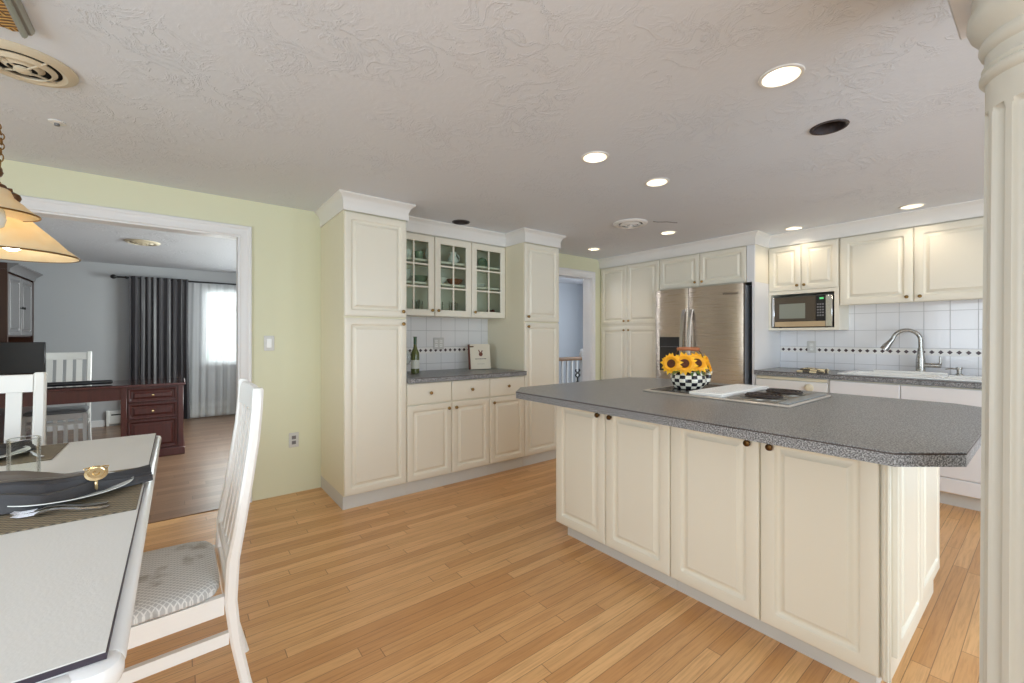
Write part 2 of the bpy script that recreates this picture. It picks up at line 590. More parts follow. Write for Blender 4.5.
# ------------------------------------------------------------------ mesh builder
class MB:
    def __init__(s):
        s.bm = bmesh.new()
        s.mi = 0

    def face(s, vs, flip=False):
        try:
            f = s.bm.faces.new(vs[::-1] if flip else vs)
            f.material_index = s.mi
            return f
        except ValueError:
            return None

    def box(s, x0, x1, y0, y1, z0, z1, bev=0.0, seg=1):
        x0, x1 = sorted((x0, x1))
        y0, y1 = sorted((y0, y1))
        z0, z1 = sorted((z0, z1))
        v = [s.bm.verts.new(p) for p in ((x0, y0, z0), (x1, y0, z0), (x1, y1, z0), (x0, y1, z0), (x0, y0, z1), (x1, y0, z1), (x1, y1, z1), (x0, y1, z1))]
        fs = [s.face([v[i] for i in q]) for q in ((0, 3, 2, 1), (4, 5, 6, 7), (0, 1, 5, 4), (1, 2, 6, 5), (2, 3, 7, 6), (3, 0, 4, 7))]
        if bev:
            es = list({e for f in fs for e in f.edges})
            r = bmesh.ops.bevel(s.bm, geom=es, offset=bev, segments=seg, affect='EDGES', profile=0.5)
            for f in r['faces']:
                f.material_index = s.mi
        return s

    def rings(s, loops, closed=True, cap0=True, cap1=True):
        """bridge successive loops of points"""
        L = [[s.bm.verts.new(p) for p in lp] for lp in loops]
        n = len(L[0])
        for a, b in zip(L, L[1:]):
            for i in range(n if closed else n - 1):
                j = (i + 1) % n
                s.face([a[i], a[j], b[j], b[i]])
        if cap0:
            s.face(L[0][::-1])
        if cap1:
            s.face(L[-1])
        return s

    def cyl(s, p0, p1, r0, r1=None, n=14, caps=True):
        return s.tube([p0, p1], [r0, r0 if r1 is None else r1], n, caps)

    def tube(s, pts, rad, n=10, caps=True, sq=None):
        pts = [Vector(p) for p in pts]
        if isinstance(rad, (int, float)):
            rad = [rad] * len(pts)
        d0 = (pts[1] - pts[0]).normalized()
        up = Vector((0, 0, 1)) if abs(d0.z) < 0.9 else Vector((1, 0, 0))
        u = d0.cross(up).normalized()
        loops = []
        for i, p in enumerate(pts):
            d = (pts[min(i + 1, len(pts) - 1)] - pts[max(i - 1, 0)]).normalized()
            u = (u - d * u.dot(d)).normalized()
            w = d.cross(u)
            loops.append([p + (u * math.cos(2 * PI * k / n) + w * math.sin(2 * PI * k / n)) * rad[i] for k in range(n)])
        return s.rings(loops, True, caps, caps)

    def lathe(s, prof, c=(0, 0, 0), n=24, axis='z', cap0=True, cap1=True, f=None):
        loops = []
        for r, z in prof:
            lp = []
            for k in range(n):
                a = 2 * PI * k / n
                x, y = r * math.cos(a), r * math.sin(a)
                if axis == 'z':
                    p = (c[0] + x, c[1] + y, c[2] + z)
                elif axis == 'x':
                    p = (c[0] + z, c[1] + x, c[2] + y)
                elif axis == '-x':
                    p = (c[0] - z, c[1] - x, c[2] + y)
                elif axis == '-y':
                    p = (c[0] + x, c[1] - z, c[2] + y)
                else:
                    p = (c[0] - x, c[1] + z, c[2] + y)
                lp.append(p)
            loops.append(lp)
        return s.rings(loops, True, cap0, cap1)

    def prism(s, poly, z0, z1):
        return s.rings([[(x, y, z0) for x, y in poly], [(x, y, z1) for x, y in poly]])

    def extrude(s, pts, vec):
        vec = Vector(vec)
        a = [Vector(p) for p in pts]
        return s.rings([a, [p + vec for p in a]])

    def sweep(s, prof, path, caps=True, pre=None, post=None):
        """profile of (outward, z) swept along an XY path with mitred corners; outward is to the right of travel"""
        P = [Vector((x, y)) for x, y in path]
        lo, hi = (1 if pre else 0), len(P) + (1 if pre else 0)
        # pre and post continue the path beyond an end, so that the end is cut on the mitre of that corner
        P = ([Vector(pre)] if pre else []) + P + ([Vector(post)] if post else [])
        loops = []
        for i, p in enumerate(P):
            if not lo <= i < hi:
                continue
            nrm = []
            if i > 0:
                d = (P[i] - P[i - 1]).normalized()
                nrm.append(Vector((d.y, -d.x)))
            if i < len(P) - 1:
                d = (P[i + 1] - P[i]).normalized()
                nrm.append(Vector((d.y, -d.x)))
            if len(nrm) == 2:
                m = (nrm[0] + nrm[1]).normalized()
                m = m / max(0.2, m.dot(nrm[0]))
            else:
                m = nrm[0]
            loops.append([(p.x + m.x * o, p.y + m.y * o, z) for o, z in prof])
        return s.rings(loops, True, caps, caps)

    def panel(s, o, a, c, w, h, t=0.02, stile=0.052, flat=False):
        """raised-panel cabinet front. o: lower left back corner, a: width direction, c: outward direction"""
        o, a, c = Vector(o), Vector(a), Vector(c)
        b = Vector((0, 0, 1))
        m = min(w, h)
        st = min(stile, m * 0.22)
        if flat:
            spec = [(0, 0, 0), (0, t - 0.004, 0), (0.004, t, 0)]
        else:
            spec = [(0, 0, 0), (0, t - 0.005, 0), (0.002, t - 0.0015, 0), (0.006, t, 0), (st - 0.012, t, 0.0), (st - 0.006, t - 0.0015, 0.012), (st - 0.001, t - 0.010, 0.010),
                    (st + 0.006, t - 0.0125, 0.004), (st + 0.011, t - 0.0125, 0.002), (st + 0.028, t - 0.0025, 0), (st + 0.030, t + 0.0005, 0)]
        loops = []
        k = 4
        for ins, dep, r in spec:
            lp = []
            r = max(r, 0.0004)
            for cx, cy, a0 in ((ins + r, ins + r, PI), (w - ins - r, ins + r, 1.5 * PI), (w - ins - r, h - ins - r, 0), (ins + r, h - ins - r, 0.5 * PI)):
                for q in range(k):
                    an = a0 + 0.5 * PI * q / (k - 1)
                    lp.append(o + a * (cx + r * math.cos(an)) + b * (cy + r * math.sin(an)) + c * dep)
            loops.append(lp)
        s.rings(loops)
        return s

    def grid(s, fn, nu, nv, closed_u=False):
        V = [[s.bm.verts.new(fn(u / (nu if closed_u else nu - 1), v / (nv - 1))) for u in range(nu)] for v in range(nv)]
        for j in range(nv - 1):
            for i in range(nu if closed_u else nu - 1):
                s.face([V[j][i], V[j][(i + 1) % nu], V[j + 1][(i + 1) % nu], V[j + 1][i]])
        return V

    def xf(s, M):
        bmesh.ops.transform(s.bm, matrix=M, verts=s.bm.verts)
        return s


WM = {}


def mesh_of(name, mb, mats, inv=None, smooth=38):
    bm = mb.bm
    bmesh.ops.remove_doubles(bm, verts=bm.verts, dist=1e-6)
    bmesh.ops.recalc_face_normals(bm, faces=bm.faces)
    if inv is not None:
        bmesh.ops.transform(bm, matrix=inv, verts=bm.verts)
    th = math.radians(smooth)
    for f in bm.faces:
        f.smooth = True
    for e in bm.edges:
        if len(e.link_faces) == 2:
            e.smooth = e.calc_face_angle(0) < th
        else:
            e.smooth = False
    me = bpy.data.meshes.new(name)
    bm.to_mesh(me)
    bm.free()
    for m in (mats if isinstance(mats, (list, tuple)) else [mats]):
        me.materials.append(MATS[m])
    return me


def obj(name, mb, mats, parent=None, base=None, smooth=38):
    """one mesh object. Builder coordinates are the world's, or its parent thing's own frame when that was made with local=True"""
    M = WM.get(parent.name, Matrix.Identity(4)) if parent is not None else (Matrix.Translation(base) if base else Matrix.Identity(4))
    o = bpy.data.objects.new(name, mesh_of(name, mb, mats, M.inverted(), smooth))
    C.objects.link(o)
    if parent is not None:
        o.parent = parent
    elif base:
        o.location = base
    WM[o.name] = M
    return o


def tag(o, label=None, cat=None, group=None, kind=None):
    for k, v in (('label', label), ('category', cat), ('group', group), ('kind', kind)):
        if v:
            o[k] = v
    return o


def thing(name, label, cat, loc=(0, 0, 0), group=None, local=False, rotz=0):
    o = bpy.data.objects.new(name, None)
    o.empty_display_size = 0.1
    C.objects.link(o)
    o.location = loc
    o.rotation_euler = (0, 0, rotz)
    WM[o.name] = Matrix.Identity(4) if local else Matrix.Translation(loc) @ Matrix.Rotation(rotz, 4, 'Z')
    return tag(o, label, cat, group)


def struct(name, mb, mats, parent=None, smooth=38):
    o = obj(name, mb, mats, parent, smooth=smooth)
    o['kind'] = 'structure'
    return o


def copy_tree(src, parent=None):
    c = src.copy()
    C.objects.link(c)
    if parent is not None:
        c.parent = parent
    for ch in KIDS(src):
        copy_tree(ch, c)
    return c


def KIDS(o):
    return [x for x in bpy.data.objects if x.parent == o]


def place(src, loc, rotz=None, label=None, group=None):
    c = copy_tree(src)
    c.location = loc
    if rotz is not None:
        c.rotation_euler[2] = rotz
    tag(c, label, None, group)
    return c


X_, Y_, Z_ = Vector((1, 0, 0)), Vector((0, 1, 0)), Vector((0, 0, 1))
CEIL = 2.256
WA = 3.725      # wall with the openings and the glass-front cabinets
WK = 5.03       # wall behind refrigerator and sink


def knob(p, d, parent, m='brass', r=0.014):
    """small turned knob at p, pointing along d ('-x' or '-y')"""
    b = MB().lathe([(0.006, 0), (0.005, 0.010), (r * 0.8, 0.013), (r, 0.018), (r * 0.9, 0.024), (r * 0.4, 0.027)], p, 14, d)
    return obj('knob', b, m, parent)


# ------------------------------------------------------------------ the setting
def slab_with_holes(x0, x1, y0, y1, z, holes, up):
    vs = [Vector(p) for p in ((x0, y0), (x1, y0), (x1, y1), (x0, y1))]
    es = [(0, 1), (1, 2), (2, 3), (3, 0)]
    for cx, cy, r in holes:
        b = len(vs)
        n = 32
        for k in range(n):
            vs.append(Vector((cx + r * math.cos(2 * PI * k / n), cy + r * math.sin(2 * PI * k / n))))
            es.append((b + k, b + (k + 1) % n))
    out = delaunay_2d_cdt(vs, es, [], 0, 1e-6)
    mb = MB()
    V = [mb.bm.verts.new((p.x, p.y, z)) for p in out[0]]
    for f in out[2]:
        c = sum((out[0][i] for i in f), Vector((0, 0))) / len(f)
        if any((c.x - h[0]) ** 2 + (c.y - h[1]) ** 2 < (h[2] * 0.98) ** 2 for h in holes):
            continue
        mb.face([V[i] for i in f])
    return mb


CANS_LIT = [(1.856, 0.662), (1.861, 1.611), (2.483, 1.619), (3.798, 3.303), (3.768, 2.335), (4.541, 1.51), (4.502, 0.689)]
CANS_OFF = [(2.491, 0.679), (1.977, 3.256)]
RCAN = 0.066

NEAR, LEFT = -2.7, -2.6   # walls behind and beside the camera
struct('floor', MB().box(LEFT, WK, NEAR, WA, -0.1, 0), 'oak_floor')
struct('floor_office', MB().box(-2.05, 2.3, WA, 8.25, -0.1, -0.001), 'walnut_floor')
struct('floor_hall', MB().box(2.42, 6.6, WA, 6.3, -0.1, -0.001), 'walnut_floor')
struct('ceiling', slab_with_holes(LEFT, WK, NEAR, WA, CEIL, [(x, y, RCAN) for x, y in CANS_LIT + CANS_OFF], False), 'ceiling_plaster')
struct('ceiling_office', MB().box(-2.05, 2.3, WA + 0.12, 8.25, CEIL, CEIL + 0.1), 'office_plaster')
struct('ceiling_hall', MB().box(2.42, 6.6, WA + 0.12, 6.3, CEIL, CEIL + 0.1), 'office_plaster')

OP1 = (-1.75, 0.361, 1.985)     # wide opening to the office: x0, x1, head
OP2 = (3.15, 4.215, 2.005)      # doorway to the hall
mb = MB()
for x0, x1, z0 in ((LEFT, OP1[0], 0), (OP1[0], OP1[1], OP1[2]), (OP1[1], OP2[0], 0), (OP2[0], OP2[1], OP2[2]), (OP2[1], WK, 0)):
    mb.box(x0, x1, WA, WA + 0.12, z0, CEIL + 0.1)
struct('wall_back', mb, 'yellow_paint')
struct('wall_right', MB().box(WK, WK + 0.12, NEAR, WA + 0.12, 0, CEIL + 0.1), 'white_wall')


def wall_with_hole(axis, c0, c1, a0, a1, holes):
    """wall slab between c0 and c1 of the given axis, spanning a0..a1; holes (h0, h1, z0, z1) sorted along the span"""
    mb = MB()
    q = (lambda u0, u1, z0, z1: mb.box(u0, u1, c0, c1, z0, z1)) if axis == 'y' else (lambda u0, u1, z0, z1: mb.box(c0, c1, u0, u1, z0, z1))
    u = a0
    for h0, h1, z0, z1 in holes:
        q(u, h0, 0, CEIL + 0.1)
        if z0 > 0:
            q(h0, h1, 0, z0)
        q(h0, h1, z1, CEIL + 0.1)
        u = h1
    q(u, a1, 0, CEIL + 0.1)
    return mb


struct('wall_front', wall_with_hole('y', NEAR - 0.12, NEAR, LEFT - 0.12, WK + 0.12, [(-0.2, 3.4, 0.25, 2.12)]), 'yellow_paint')
struct('wall_left', wall_with_hole('x', LEFT - 0.12, LEFT, NEAR, WA + 0.12, [(-1.0, 1.6, 0.55, 2.12)]), 'yellow_paint')
FARW = 8.1
struct('wall_office_back', wall_with_hole('y', FARW, FARW + 0.15, -2.05, 2.3, [(0.30, 1.7, 0.82, 1.98)]), 'grey_paint')
struct('wall_office_left', MB().box(-2.05, -1.93, WA + 0.12, FARW, 0, CEIL), 'grey_paint')
struct('wall_office_right', wall_with_hole('x', 2.3, 2.42, WA + 0.12, 8.25, [(4.55, 6.65, 0.8, 2.1)]), 'grey_paint')  # opening for the added side window
struct('wall_hall_back', MB().box(2.42, 6.6, 5.75, 5.87, 0, CEIL), 'blue_paint')
struct('wall_hall_right', wall_with_hole('x', 6.48, 6.6, WA + 0.12, 5.75, [(4.1, 5.1, 0.9, 2.0)]), 'blue_paint')


def window(n, axis, c, a0, a1, z0, z1, inward, mull=2):
    """framed sash window filling an opening"""
    mb = MB()
    w, t = 0.055, 0.05
    def q(u0, u1, zz0, zz1, d0, d1):
        lo, hi = sorted((c - inward * d0, c - inward * d1))
        if axis == 'y':
            mb.box(u0, u1, lo, hi, zz0, zz1)
        else:
            mb.box(lo, hi, u0, u1, zz0, zz1)
    q(a0, a0 + w, z0, z1, 0.02, 0.02 + t)
    q(a1 - w, a1, z0, z1, 0.02, 0.02 + t)
    q(a0 + w, a1 - w, z0, z0 + w, 0.02, 0.02 + t)
    q(a0 + w, a1 - w, z1 - w, z1, 0.02, 0.02 + t)
    for k in range(1, mull):
        m = a0 + (a1 - a0) * k / mull
        q(m - 0.025, m + 0.025, z0 + w, z1 - w, 0.025, 0.015 + t)
    f = struct('window_%d' % n, mb, 'trim_paint')
    mb = MB()
    q(a0 + w, a1 - w, z0 + w, z1 - w, 0.045, 0.05)
    struct('pane', mb, 'pane_glass', f)
    mb = MB()
    q(a0 - 0.05, a1 + 0.05, z0 - 0.03, z0, -0.04, 0.02)
    struct('sill', mb, 'trim_paint', f)
    return f


window(1, 'y', FARW, 0.30, 1.7, 0.82, 1.98, -1, 2)
window(2, 'y', NEAR, -0.2, 3.4, 0.25, 2.12, 1, 3)
window(3, 'x', LEFT, -1.0, 1.6, 0.55, 2.12, 1, 2)
window(4, 'x', 6.48, 4.1, 5.1, 0.9, 2.0, -1, 1)
window(5, 'x', 2.3, 4.55, 6.65, 0.8, 2.1, -1, 2)  # unseen office side window, added to go with the fill light


def casing(n, x0, x1, zh, w, skip_left=False):
    """profiled door casing on the kitchen side plus the jamb lining"""
    prof = [(0.0, 0.0), (0.0, 0.016), (0.006, 0.019), (w * 0.45, 0.013), (w * 0.62, 0.016), (w * 0.7, 0.022), (w - 0.006, 0.022), (w, 0.016), (w, 0.0)]
    mb = MB()
    cs = []
    corners = [(x1, 0.0, 1, 0), (x1, zh, 1, 1), (x0, zh, -1, 1), (x0, 0.0, -1, 0)]
    loops = []
    for cx, cz, dx, dz in corners:
        loops.append([(cx + dx * o, WA - d, cz + dz * o) for o, d in prof])
    mb.rings(loops)
    j = 0.012
    mb.box(x1 - j, x1, WA - 0.0, WA + 0.12, 0, zh)
    mb.box(x0, x0 + j, WA - 0.0, WA + 0.12, 0, zh)
    mb.box(x0 + j, x1 - j, WA - 0.0, WA + 0.12, zh - j, zh)
    return struct('trim_%d' % n, mb, 'trim_paint')


casing(1, OP1[0], OP1[1], OP1[2], 0.075)
casing(2, OP2[0], OP2[1], OP2[2], 0.078)
struct('threshold', MB().box(OP1[0], OP1[1], WA - 0.03, WA + 0.03, 0, 0.006, 0.002), 'walnut_floor')
# ceiling beam carried by the column, out of the frame apart from its corner
struct('beam', MB().box(-0.6, 1.80, -0.35, 0.172, 2.10, CEIL, 0.004), 'trim_paint')

# ------------------------------------------------------------------ cabinets on the back wall
FA = 3.10          # door faces
UY = 3.40          # glass door faces
BF = FA + 0.02     # carcass fronts
CROWN = [(0.0, 2.135), (0.010, 2.135), (0.010, 2.196), (0.016, 2.204), (0.018, 2.216), (0.026, 2.228), (0.042, 2.240), (0.050, 2.246), (0.050, 2.2555), (0.0, 2.2555)]


def front(name, x0, x1, z0, z1, parent, kn=None, flat=False, y=BF):
    g = 0.0025
    d = obj(name, MB().panel((x0 + g, y, z0), X_, -Y_, x1 - x0 - 2 * g, z1 - z0, flat=flat), 'cabinet_paint', parent)
    if kn:
        knob((kn[0], y - 0.02, kn[1]), '-y', d)
    return d


def tall(x0, x1, label, left_knob):
    t = thing('pantry_cabinet', label, 'cabinet', (0.5 * (x0 + x1), 3.4, 0))
    mb = MB().box(x0, x1, BF, WA - 0.001, 0.098, 2.15)
    obj('body', mb, 'cabinet_side', t)
    obj('toe_kick', MB().box(x0, x1, BF + 0.015, WA - 0.001, 0, 0.097), 'toe_paint', t)
    kx = x0 + 0.035 if left_knob else x1 - 0.035
    front('door', x0, x1, 0.105, 1.372, t, (kx, 1.335))
    front('door', x0, x1, 1.385, 2.128, t, (kx, 1.43))
    path = [(x0, WA - 0.001), (x0, FA), (x1, FA), (x1, UY)] if not left_knob else [(x0, UY), (x0, FA), (x1, FA), (x1, WA - 0.001)]
    obj('crown', MB().sweep(CROWN, path, pre=(x0 - 1, UY) if left_knob else None, post=None if left_knob else (x1 + 1, UY)), 'crown_paint', t)
    return t


XA, XB, XC, XD = 0.925, 1.397, 2.587, 3.04
tall(XA, XB, 'white tall two-door pantry cabinet beside the yellow wall', False)
tall(XC, XD, 'white tall two-door pantry cabinet beside the narrow hall doorway', True)

XS = [XB + 0.001, 1.796, 2.184, XC - 0.001]


def base_unit(i0, i1, label, knobs):
    t = thing('base_cabinet', label, 'cabinet', (0.5 * (XS[i0] + XS[i1]), 3.4, 0))
    obj('body', MB().box(XS[i0], XS[i1], BF, WA - 0.012, 0.098, 0.874), 'cabinet_paint', t)
    obj('toe_kick', MB().box(XS[i0], XS[i1] - 0.002, BF + 0.015, WA - 0.012, 0, 0.097), 'toe_paint', t)
    for i in range(i0, i1):
        x0, x1 = XS[i], XS[i + 1]
        d = obj('drawer', MB().panel((x0 + 0.003, BF, 0.705), X_, -Y_, x1 - x0 - 0.006, 0.163, flat=True), 'cabinet_paint', t)
        knob((0.5 * (x0 + x1), FA, 0.787), '-y', d)
        front('door', x0, x1, 0.105, 0.695, t, (x1 - 0.035 if knobs[i - i0] else x0 + 0.035, 0.648))


base_unit(0, 2, 'white base cabinet with two drawers and two doors under grey counter', (True, False))
base_unit(2, 3, 'narrow white base cabinet with one drawer and one door', (False,))

t = thing('countertop', 'grey speckled counter below the glass-front cabinets', 'countertop', (1.99, 3.4, 0.875))
obj('slab', MB().box(XB + 0.001, XC - 0.001, FA - 0.028, WA - 0.013, 0.875, 0.915, 0.002), 'laminate', t)
obj('edge_seam', MB().box(XB + 0.002, XC - 0.002, FA - 0.0292, FA - 0.028, 0.9085, 0.9125), 'laminate_seam', t)
t = struct('backsplash_back', MB().box(XB + 0.001, XC - 0.001, WA - 0.010, WA - 0.0005, 0.875, 1.425), 'tile_back')
struct('border', MB().box(XB + 0.002, XC - 0.002, WA - 0.0115, WA - 0.010, 1.078, 1.136), 'border_tile', t)


def diamonds(axis, c, a0, a1, z, step, wd, ht, d):
    mb = MB()
    n = int((a1 - a0) / step)
    for k in range(n):
        a = a1 - 0.002 - step * (k + 0.5)
        pts = [(a - wd, z), (a, z - ht), (a + wd, z), (a, z + ht)]
        mb.extrude([(p, c, q) for p, q in pts] if axis == 'y' else [(c, p, q) for p, q in pts], (0, d, 0) if axis == 'y' else (d, 0, 0))
    return mb


struct('diamond_inlay', diamonds('y', WA - 0.0115, XB, XC, 1.107, 0.0535, 0.017, 0.017, -0.0008), 'border_diamond', t)

# glass-front uppers
UY = 3.40


def glass_door(x0, x1, z0, z1, parent, kx):
    g = 0.003
    x0, x1 = x0 + g, x1 - g
    mb = MB()
    s = 0.058
    yb, yf = UY + 0.02, UY
    # frame with a small chamfer round the opening
    def loop(i, d):
        return [(x0 + i, d, z0 + i), (x1 - i, d, z0 + i), (x1 - i, d, z1 - i), (x0 + i, d, z1 - i)]
    mb.rings([loop(s, yb), loop(0, yb), loop(0, yf + 0.005), loop(0.005, yf), loop(s - 0.008, yf), loop(s, yf + 0.006), loop(s, yb)], True, False, False)
    mw = 0.016
    xm = 0.5 * (x0 + x1)
    mb.box(xm - mw / 2, xm + mw / 2, yf + 0.004, yf + 0.016, z0 + s, z1 - s, 0.003)
    hh = (z1 - z0 - 2 * s) / 3
    for k in (1, 2):
        zz = z0 + s + hh * k
        mb.box(x0 + s, x1 - s, yf + 0.0045, yf + 0.0155, zz - mw / 2, zz + mw / 2, 0.003)
    d = obj('door', mb, 'cabinet_paint', parent)
    tag(d, 'six-pane glass door')
    obj('pane', MB().box(x0 + s - 0.004, x1 - s + 0.004, yf + 0.0165, yf + 0.0185, z0 + s - 0.004, z1 - s + 0.004), 'cabinet_glass', d)
    knob((kx, UY, z0 + 0.05), '-y', d)


SH = [1.447, 1.722, 1.925]     # shelf tops inside


def upper_unit(i0, i1, label, knobs):
    x0, x1 = XS[i0], XS[i1]
    t = thing('glass_front_cabinet', label, 'cabinet', (0.5 * (x0 + x1), 3.56, 1.42))
    yb = UY + 0.021
    mb = MB()
    mb.box(x0, x0 + 0.016, yb, WA - 0.001, 1.425, 2.15)
    mb.box(x1 - 0.016, x1, yb, WA - 0.001, 1.425, 2.15)
    mb.box(x0 + 0.016, x1 - 0.016, WA - 0.011, WA - 0.001, 1.425, 2.15)
    mb.box(x0 + 0.016, x1 - 0.016, yb, WA - 0.011, 1.425, 1.445)
    mb.box(x0 + 0.016, x1 - 0.016, yb, WA - 0.011, 2.13, 2.15)
    obj('body', mb, 'cabinet_paint', t)
    for z in SH[1:]:
        obj('shelf', MB().box(x0 + 0.017, x1 - 0.017, yb + 0.02, WA - 0.012, z - 0.018, z), 'cabinet_paint', t)
    for i in range(i0, i1):
        a, b = XS[i], XS[i + 1]
        glass_door(a, b, 1.42, 2.128, t, b - 0.03 if knobs[i - i0] else a + 0.03)
    first, last = i0 == 0, i1 == 3
    obj('crown', MB().sweep(CROWN, [(XB if first else x0, UY), (XC if last else x1, UY)], pre=(XB, FA) if first else None, post=(XC, FA) if last else None), 'crown_paint', t)


upper_unit(0, 2, 'white wall cabinet with two six-pane glass doors full of dishes', (True, False))
upper_unit(2, 3, 'white wall cabinet with a single six-pane glass door', (False,))

# dishes behind the glass
def lathe_thing(name, prof, m, loc, label, cat, n=20, group=None, mats=None):
    o = obj(name, MB().lathe([(r, z) for r, z in prof], loc, n), m, None, loc)
    return tag(o, label, cat, group)


CUP = [(0.02, 0), (0.024, 0.004), (0.036, 0.03), (0.041, 0.075), (0.039, 0.075), (0.034, 0.032), (0.02, 0.008)]
BOWL = [(0.03, 0), (0.034, 0.006), (0.06, 0.03), (0.078, 0.06), (0.075, 0.06), (0.055, 0.03), (0.02, 0.012)]
GLASS = [(0.028, 0), (0.03, 0.003), (0.034, 0.12), (0.032, 0.12), (0.028, 0.008)]


def standing_plate(x, z, r, lean, mat, label):
    mb = MB().lathe([(0.3 * r, 0.0), (0.6 * r, 0.002), (0.7 * r, 0.012), (r, 0.018), (r, 0.022), (0.68 * r, 0.017), (0.58 * r, 0.007), (0.3 * r, 0.005)], (0, 0, 0), 30)
    mb.xf(Matrix.Translation((x, 3.66, z + r * math.cos(lean) + 0.004)) @ Matrix.Rotation(PI / 2 - lean, 4, 'X'))
    tag(obj('dinner_plate', mb, mat, None, (x, 3.66, z)), label, 'plate')


standing_plate(2.31, SH[2], 0.085, 0.2, 'ceramic_green', 'larger pale green plate upright on top shelf behind rightmost glass door')
standing_plate(2.475, SH[2], 0.062, 0.2, 'ceramic_green', 'smaller green plate upright on top shelf behind rightmost glass door')
standing_plate(1.90, SH[2], 0.08, 0.2, 'ceramic_white', 'white plate upright on top shelf behind middle glass door')
for k, x in enumerate((1.50, 1.59, 1.70)):
    c = lathe_thing('cup', CUP, 'ceramic_green' if k != 1 else 'ceramic_white', (x, 3.52, SH[2]),
                    ('green cup at far left on top shelf behind leftmost glass door', 'white cup between two green cups on top shelf behind glass', 'green cup right of the white cup behind leftmost glass door')[k], 'cup', group='cups behind the glass doors')
j = thing('pitcher', 'small white pitcher on top shelf behind middle glass door', 'pitcher', (2.06, 3.54, SH[2]))
obj('body', MB().lathe([(0.03, 0), (0.045, 0.02), (0.048, 0.05), (0.03, 0.09), (0.036, 0.115), (0.032, 0.115), (0.026, 0.09), (0.04, 0.05), (0.02, 0.01)], (2.06, 3.54, SH[2]), 18), 'ceramic_white', j)
obj('handle', MB().tube([(2.06 + 0.04 + 0.03 * math.sin(a), 3.54, SH[2] + 0.065 - 0.033 * math.cos(a)) for a in [PI * k / 8 for k in range(9)]], 0.005, 8), 'ceramic_white', j)
for k in range(3):
    lathe_thing('bowl', BOWL, 'ceramic_white', (1.55, 3.55, SH[1] + 0.022 * k), ('lowest white bowl of the stack behind leftmost glass door', 'middle white bowl of the stack behind leftmost glass door', 'topmost white bowl of the stack behind leftmost glass door')[k], 'bowl', group='stacked white bowls')
lathe_thing('bowl', BOWL, 'ceramic_green', (1.72, 3.54, SH[1]), 'green bowl on middle shelf behind leftmost glass door', 'bowl')
lathe_thing('bowl', BOWL, 'bowl_wood', (2.08, 3.54, SH[1]), 'brown wooden bowl on middle shelf behind middle glass door', 'bowl')
lathe_thing('bowl', BOWL, 'ceramic_white', (1.91, 3.54, SH[1]), 'white bowl on middle shelf left of the brown wooden bowl', 'bowl')
for k in range(3):
    z = SH[1] + 0.008 * k
    mb = MB().lathe([(0.05, 0), (0.07, 0.002), (0.1, 0.012), (0.1, 0.015), (0.068, 0.006), (0.03, 0.004)], (2.32, 3.55, z), 28)
    tag(obj('dinner_plate', mb, 'ceramic_white', None, (2.32, 3.55, z)), ('lowest white plate of the flat stack behind rightmost glass door', 'middle white plate of the flat stack behind rightmost glass door', 'topmost white plate of the flat stack behind rightmost glass door')[k], 'plate', 'flat stack of white plates')
GL = [(1.47, 3.5), (1.56, 3.6), (1.66, 3.5), (1.74, 3.6), (1.86, 3.5), (1.95, 3.6), (2.03, 3.5), (2.11, 3.6), (2.27, 3.52), (2.34, 3.62)]
gw = ['first', 'second', 'third', 'fourth', 'fifth', 'sixth', 'seventh', 'eighth', 'ninth', 'tenth']
for k, (x, y) in enumerate(GL):
    lathe_thing('drinking_glass', GLASS, 'tumbler_glass', (x, y, SH[0]), 'clear drinking glass on bottom shelf behind glass doors, %s from the left' % gw[k], 'glass', 16, 'drinking glasses on the bottom shelf')
b = thing('fruit_bowl', 'small white bowl holding dark fruit on bottom shelf behind rightmost glass door', 'bowl', (2.47, 3.5, SH[0]))
obj('body', MB().lathe([(r * 0.8, z * 0.6) for r, z in BOWL], (2.47, 3.5, SH[0]), 20), 'ceramic_white', b)
for k, (dx, dy) in enumerate(((-0.022, 0), (0.02, -0.014), (0.004, 0.024))):
    q = [2.47 + dx, 3.5 + dy, SH[0] + 0.04]
    o = obj('plum', MB().lathe([(0.021 * math.sin(PI * i / 8) + 0.0005, 0.021 - 0.021 * math.cos(PI * i / 8)) for i in range(9)], (q[0], q[1], q[2] - 0.016), 14), 'berry', None, (q[0], q[1], q[2] - 0.016))
    tag(o, ('dark plum on the left in the small white bowl', 'dark plum on the right in the small white bowl', 'dark plum at the back of the small white bowl')[k], 'fruit', 'plums in the white bowl')

# ------------------------------------------------------------------ refrigerator wall
XF = 4.40
XK = 4.72
XFB = XF + 0.02


def front_x(name, y0, y1, z0, z1, parent, kn=None, flat=False, x=XFB, stile=0.052, mat='cabinet_paint'):
    """front facing -X; y0 > y1 (left to right as seen)"""
    g = 0.0025
    d = obj(name, MB().panel((x, y0 - g, z0), -Y_, -X_, y0 - y1 - 2 * g, z1 - z0, flat=flat, stile=stile), mat, parent)
    if kn:
        knob((x - 0.02, kn[0], kn[1]), '-x', d, 'dark_brass' if x < 2.5 else 'brass')
    return d


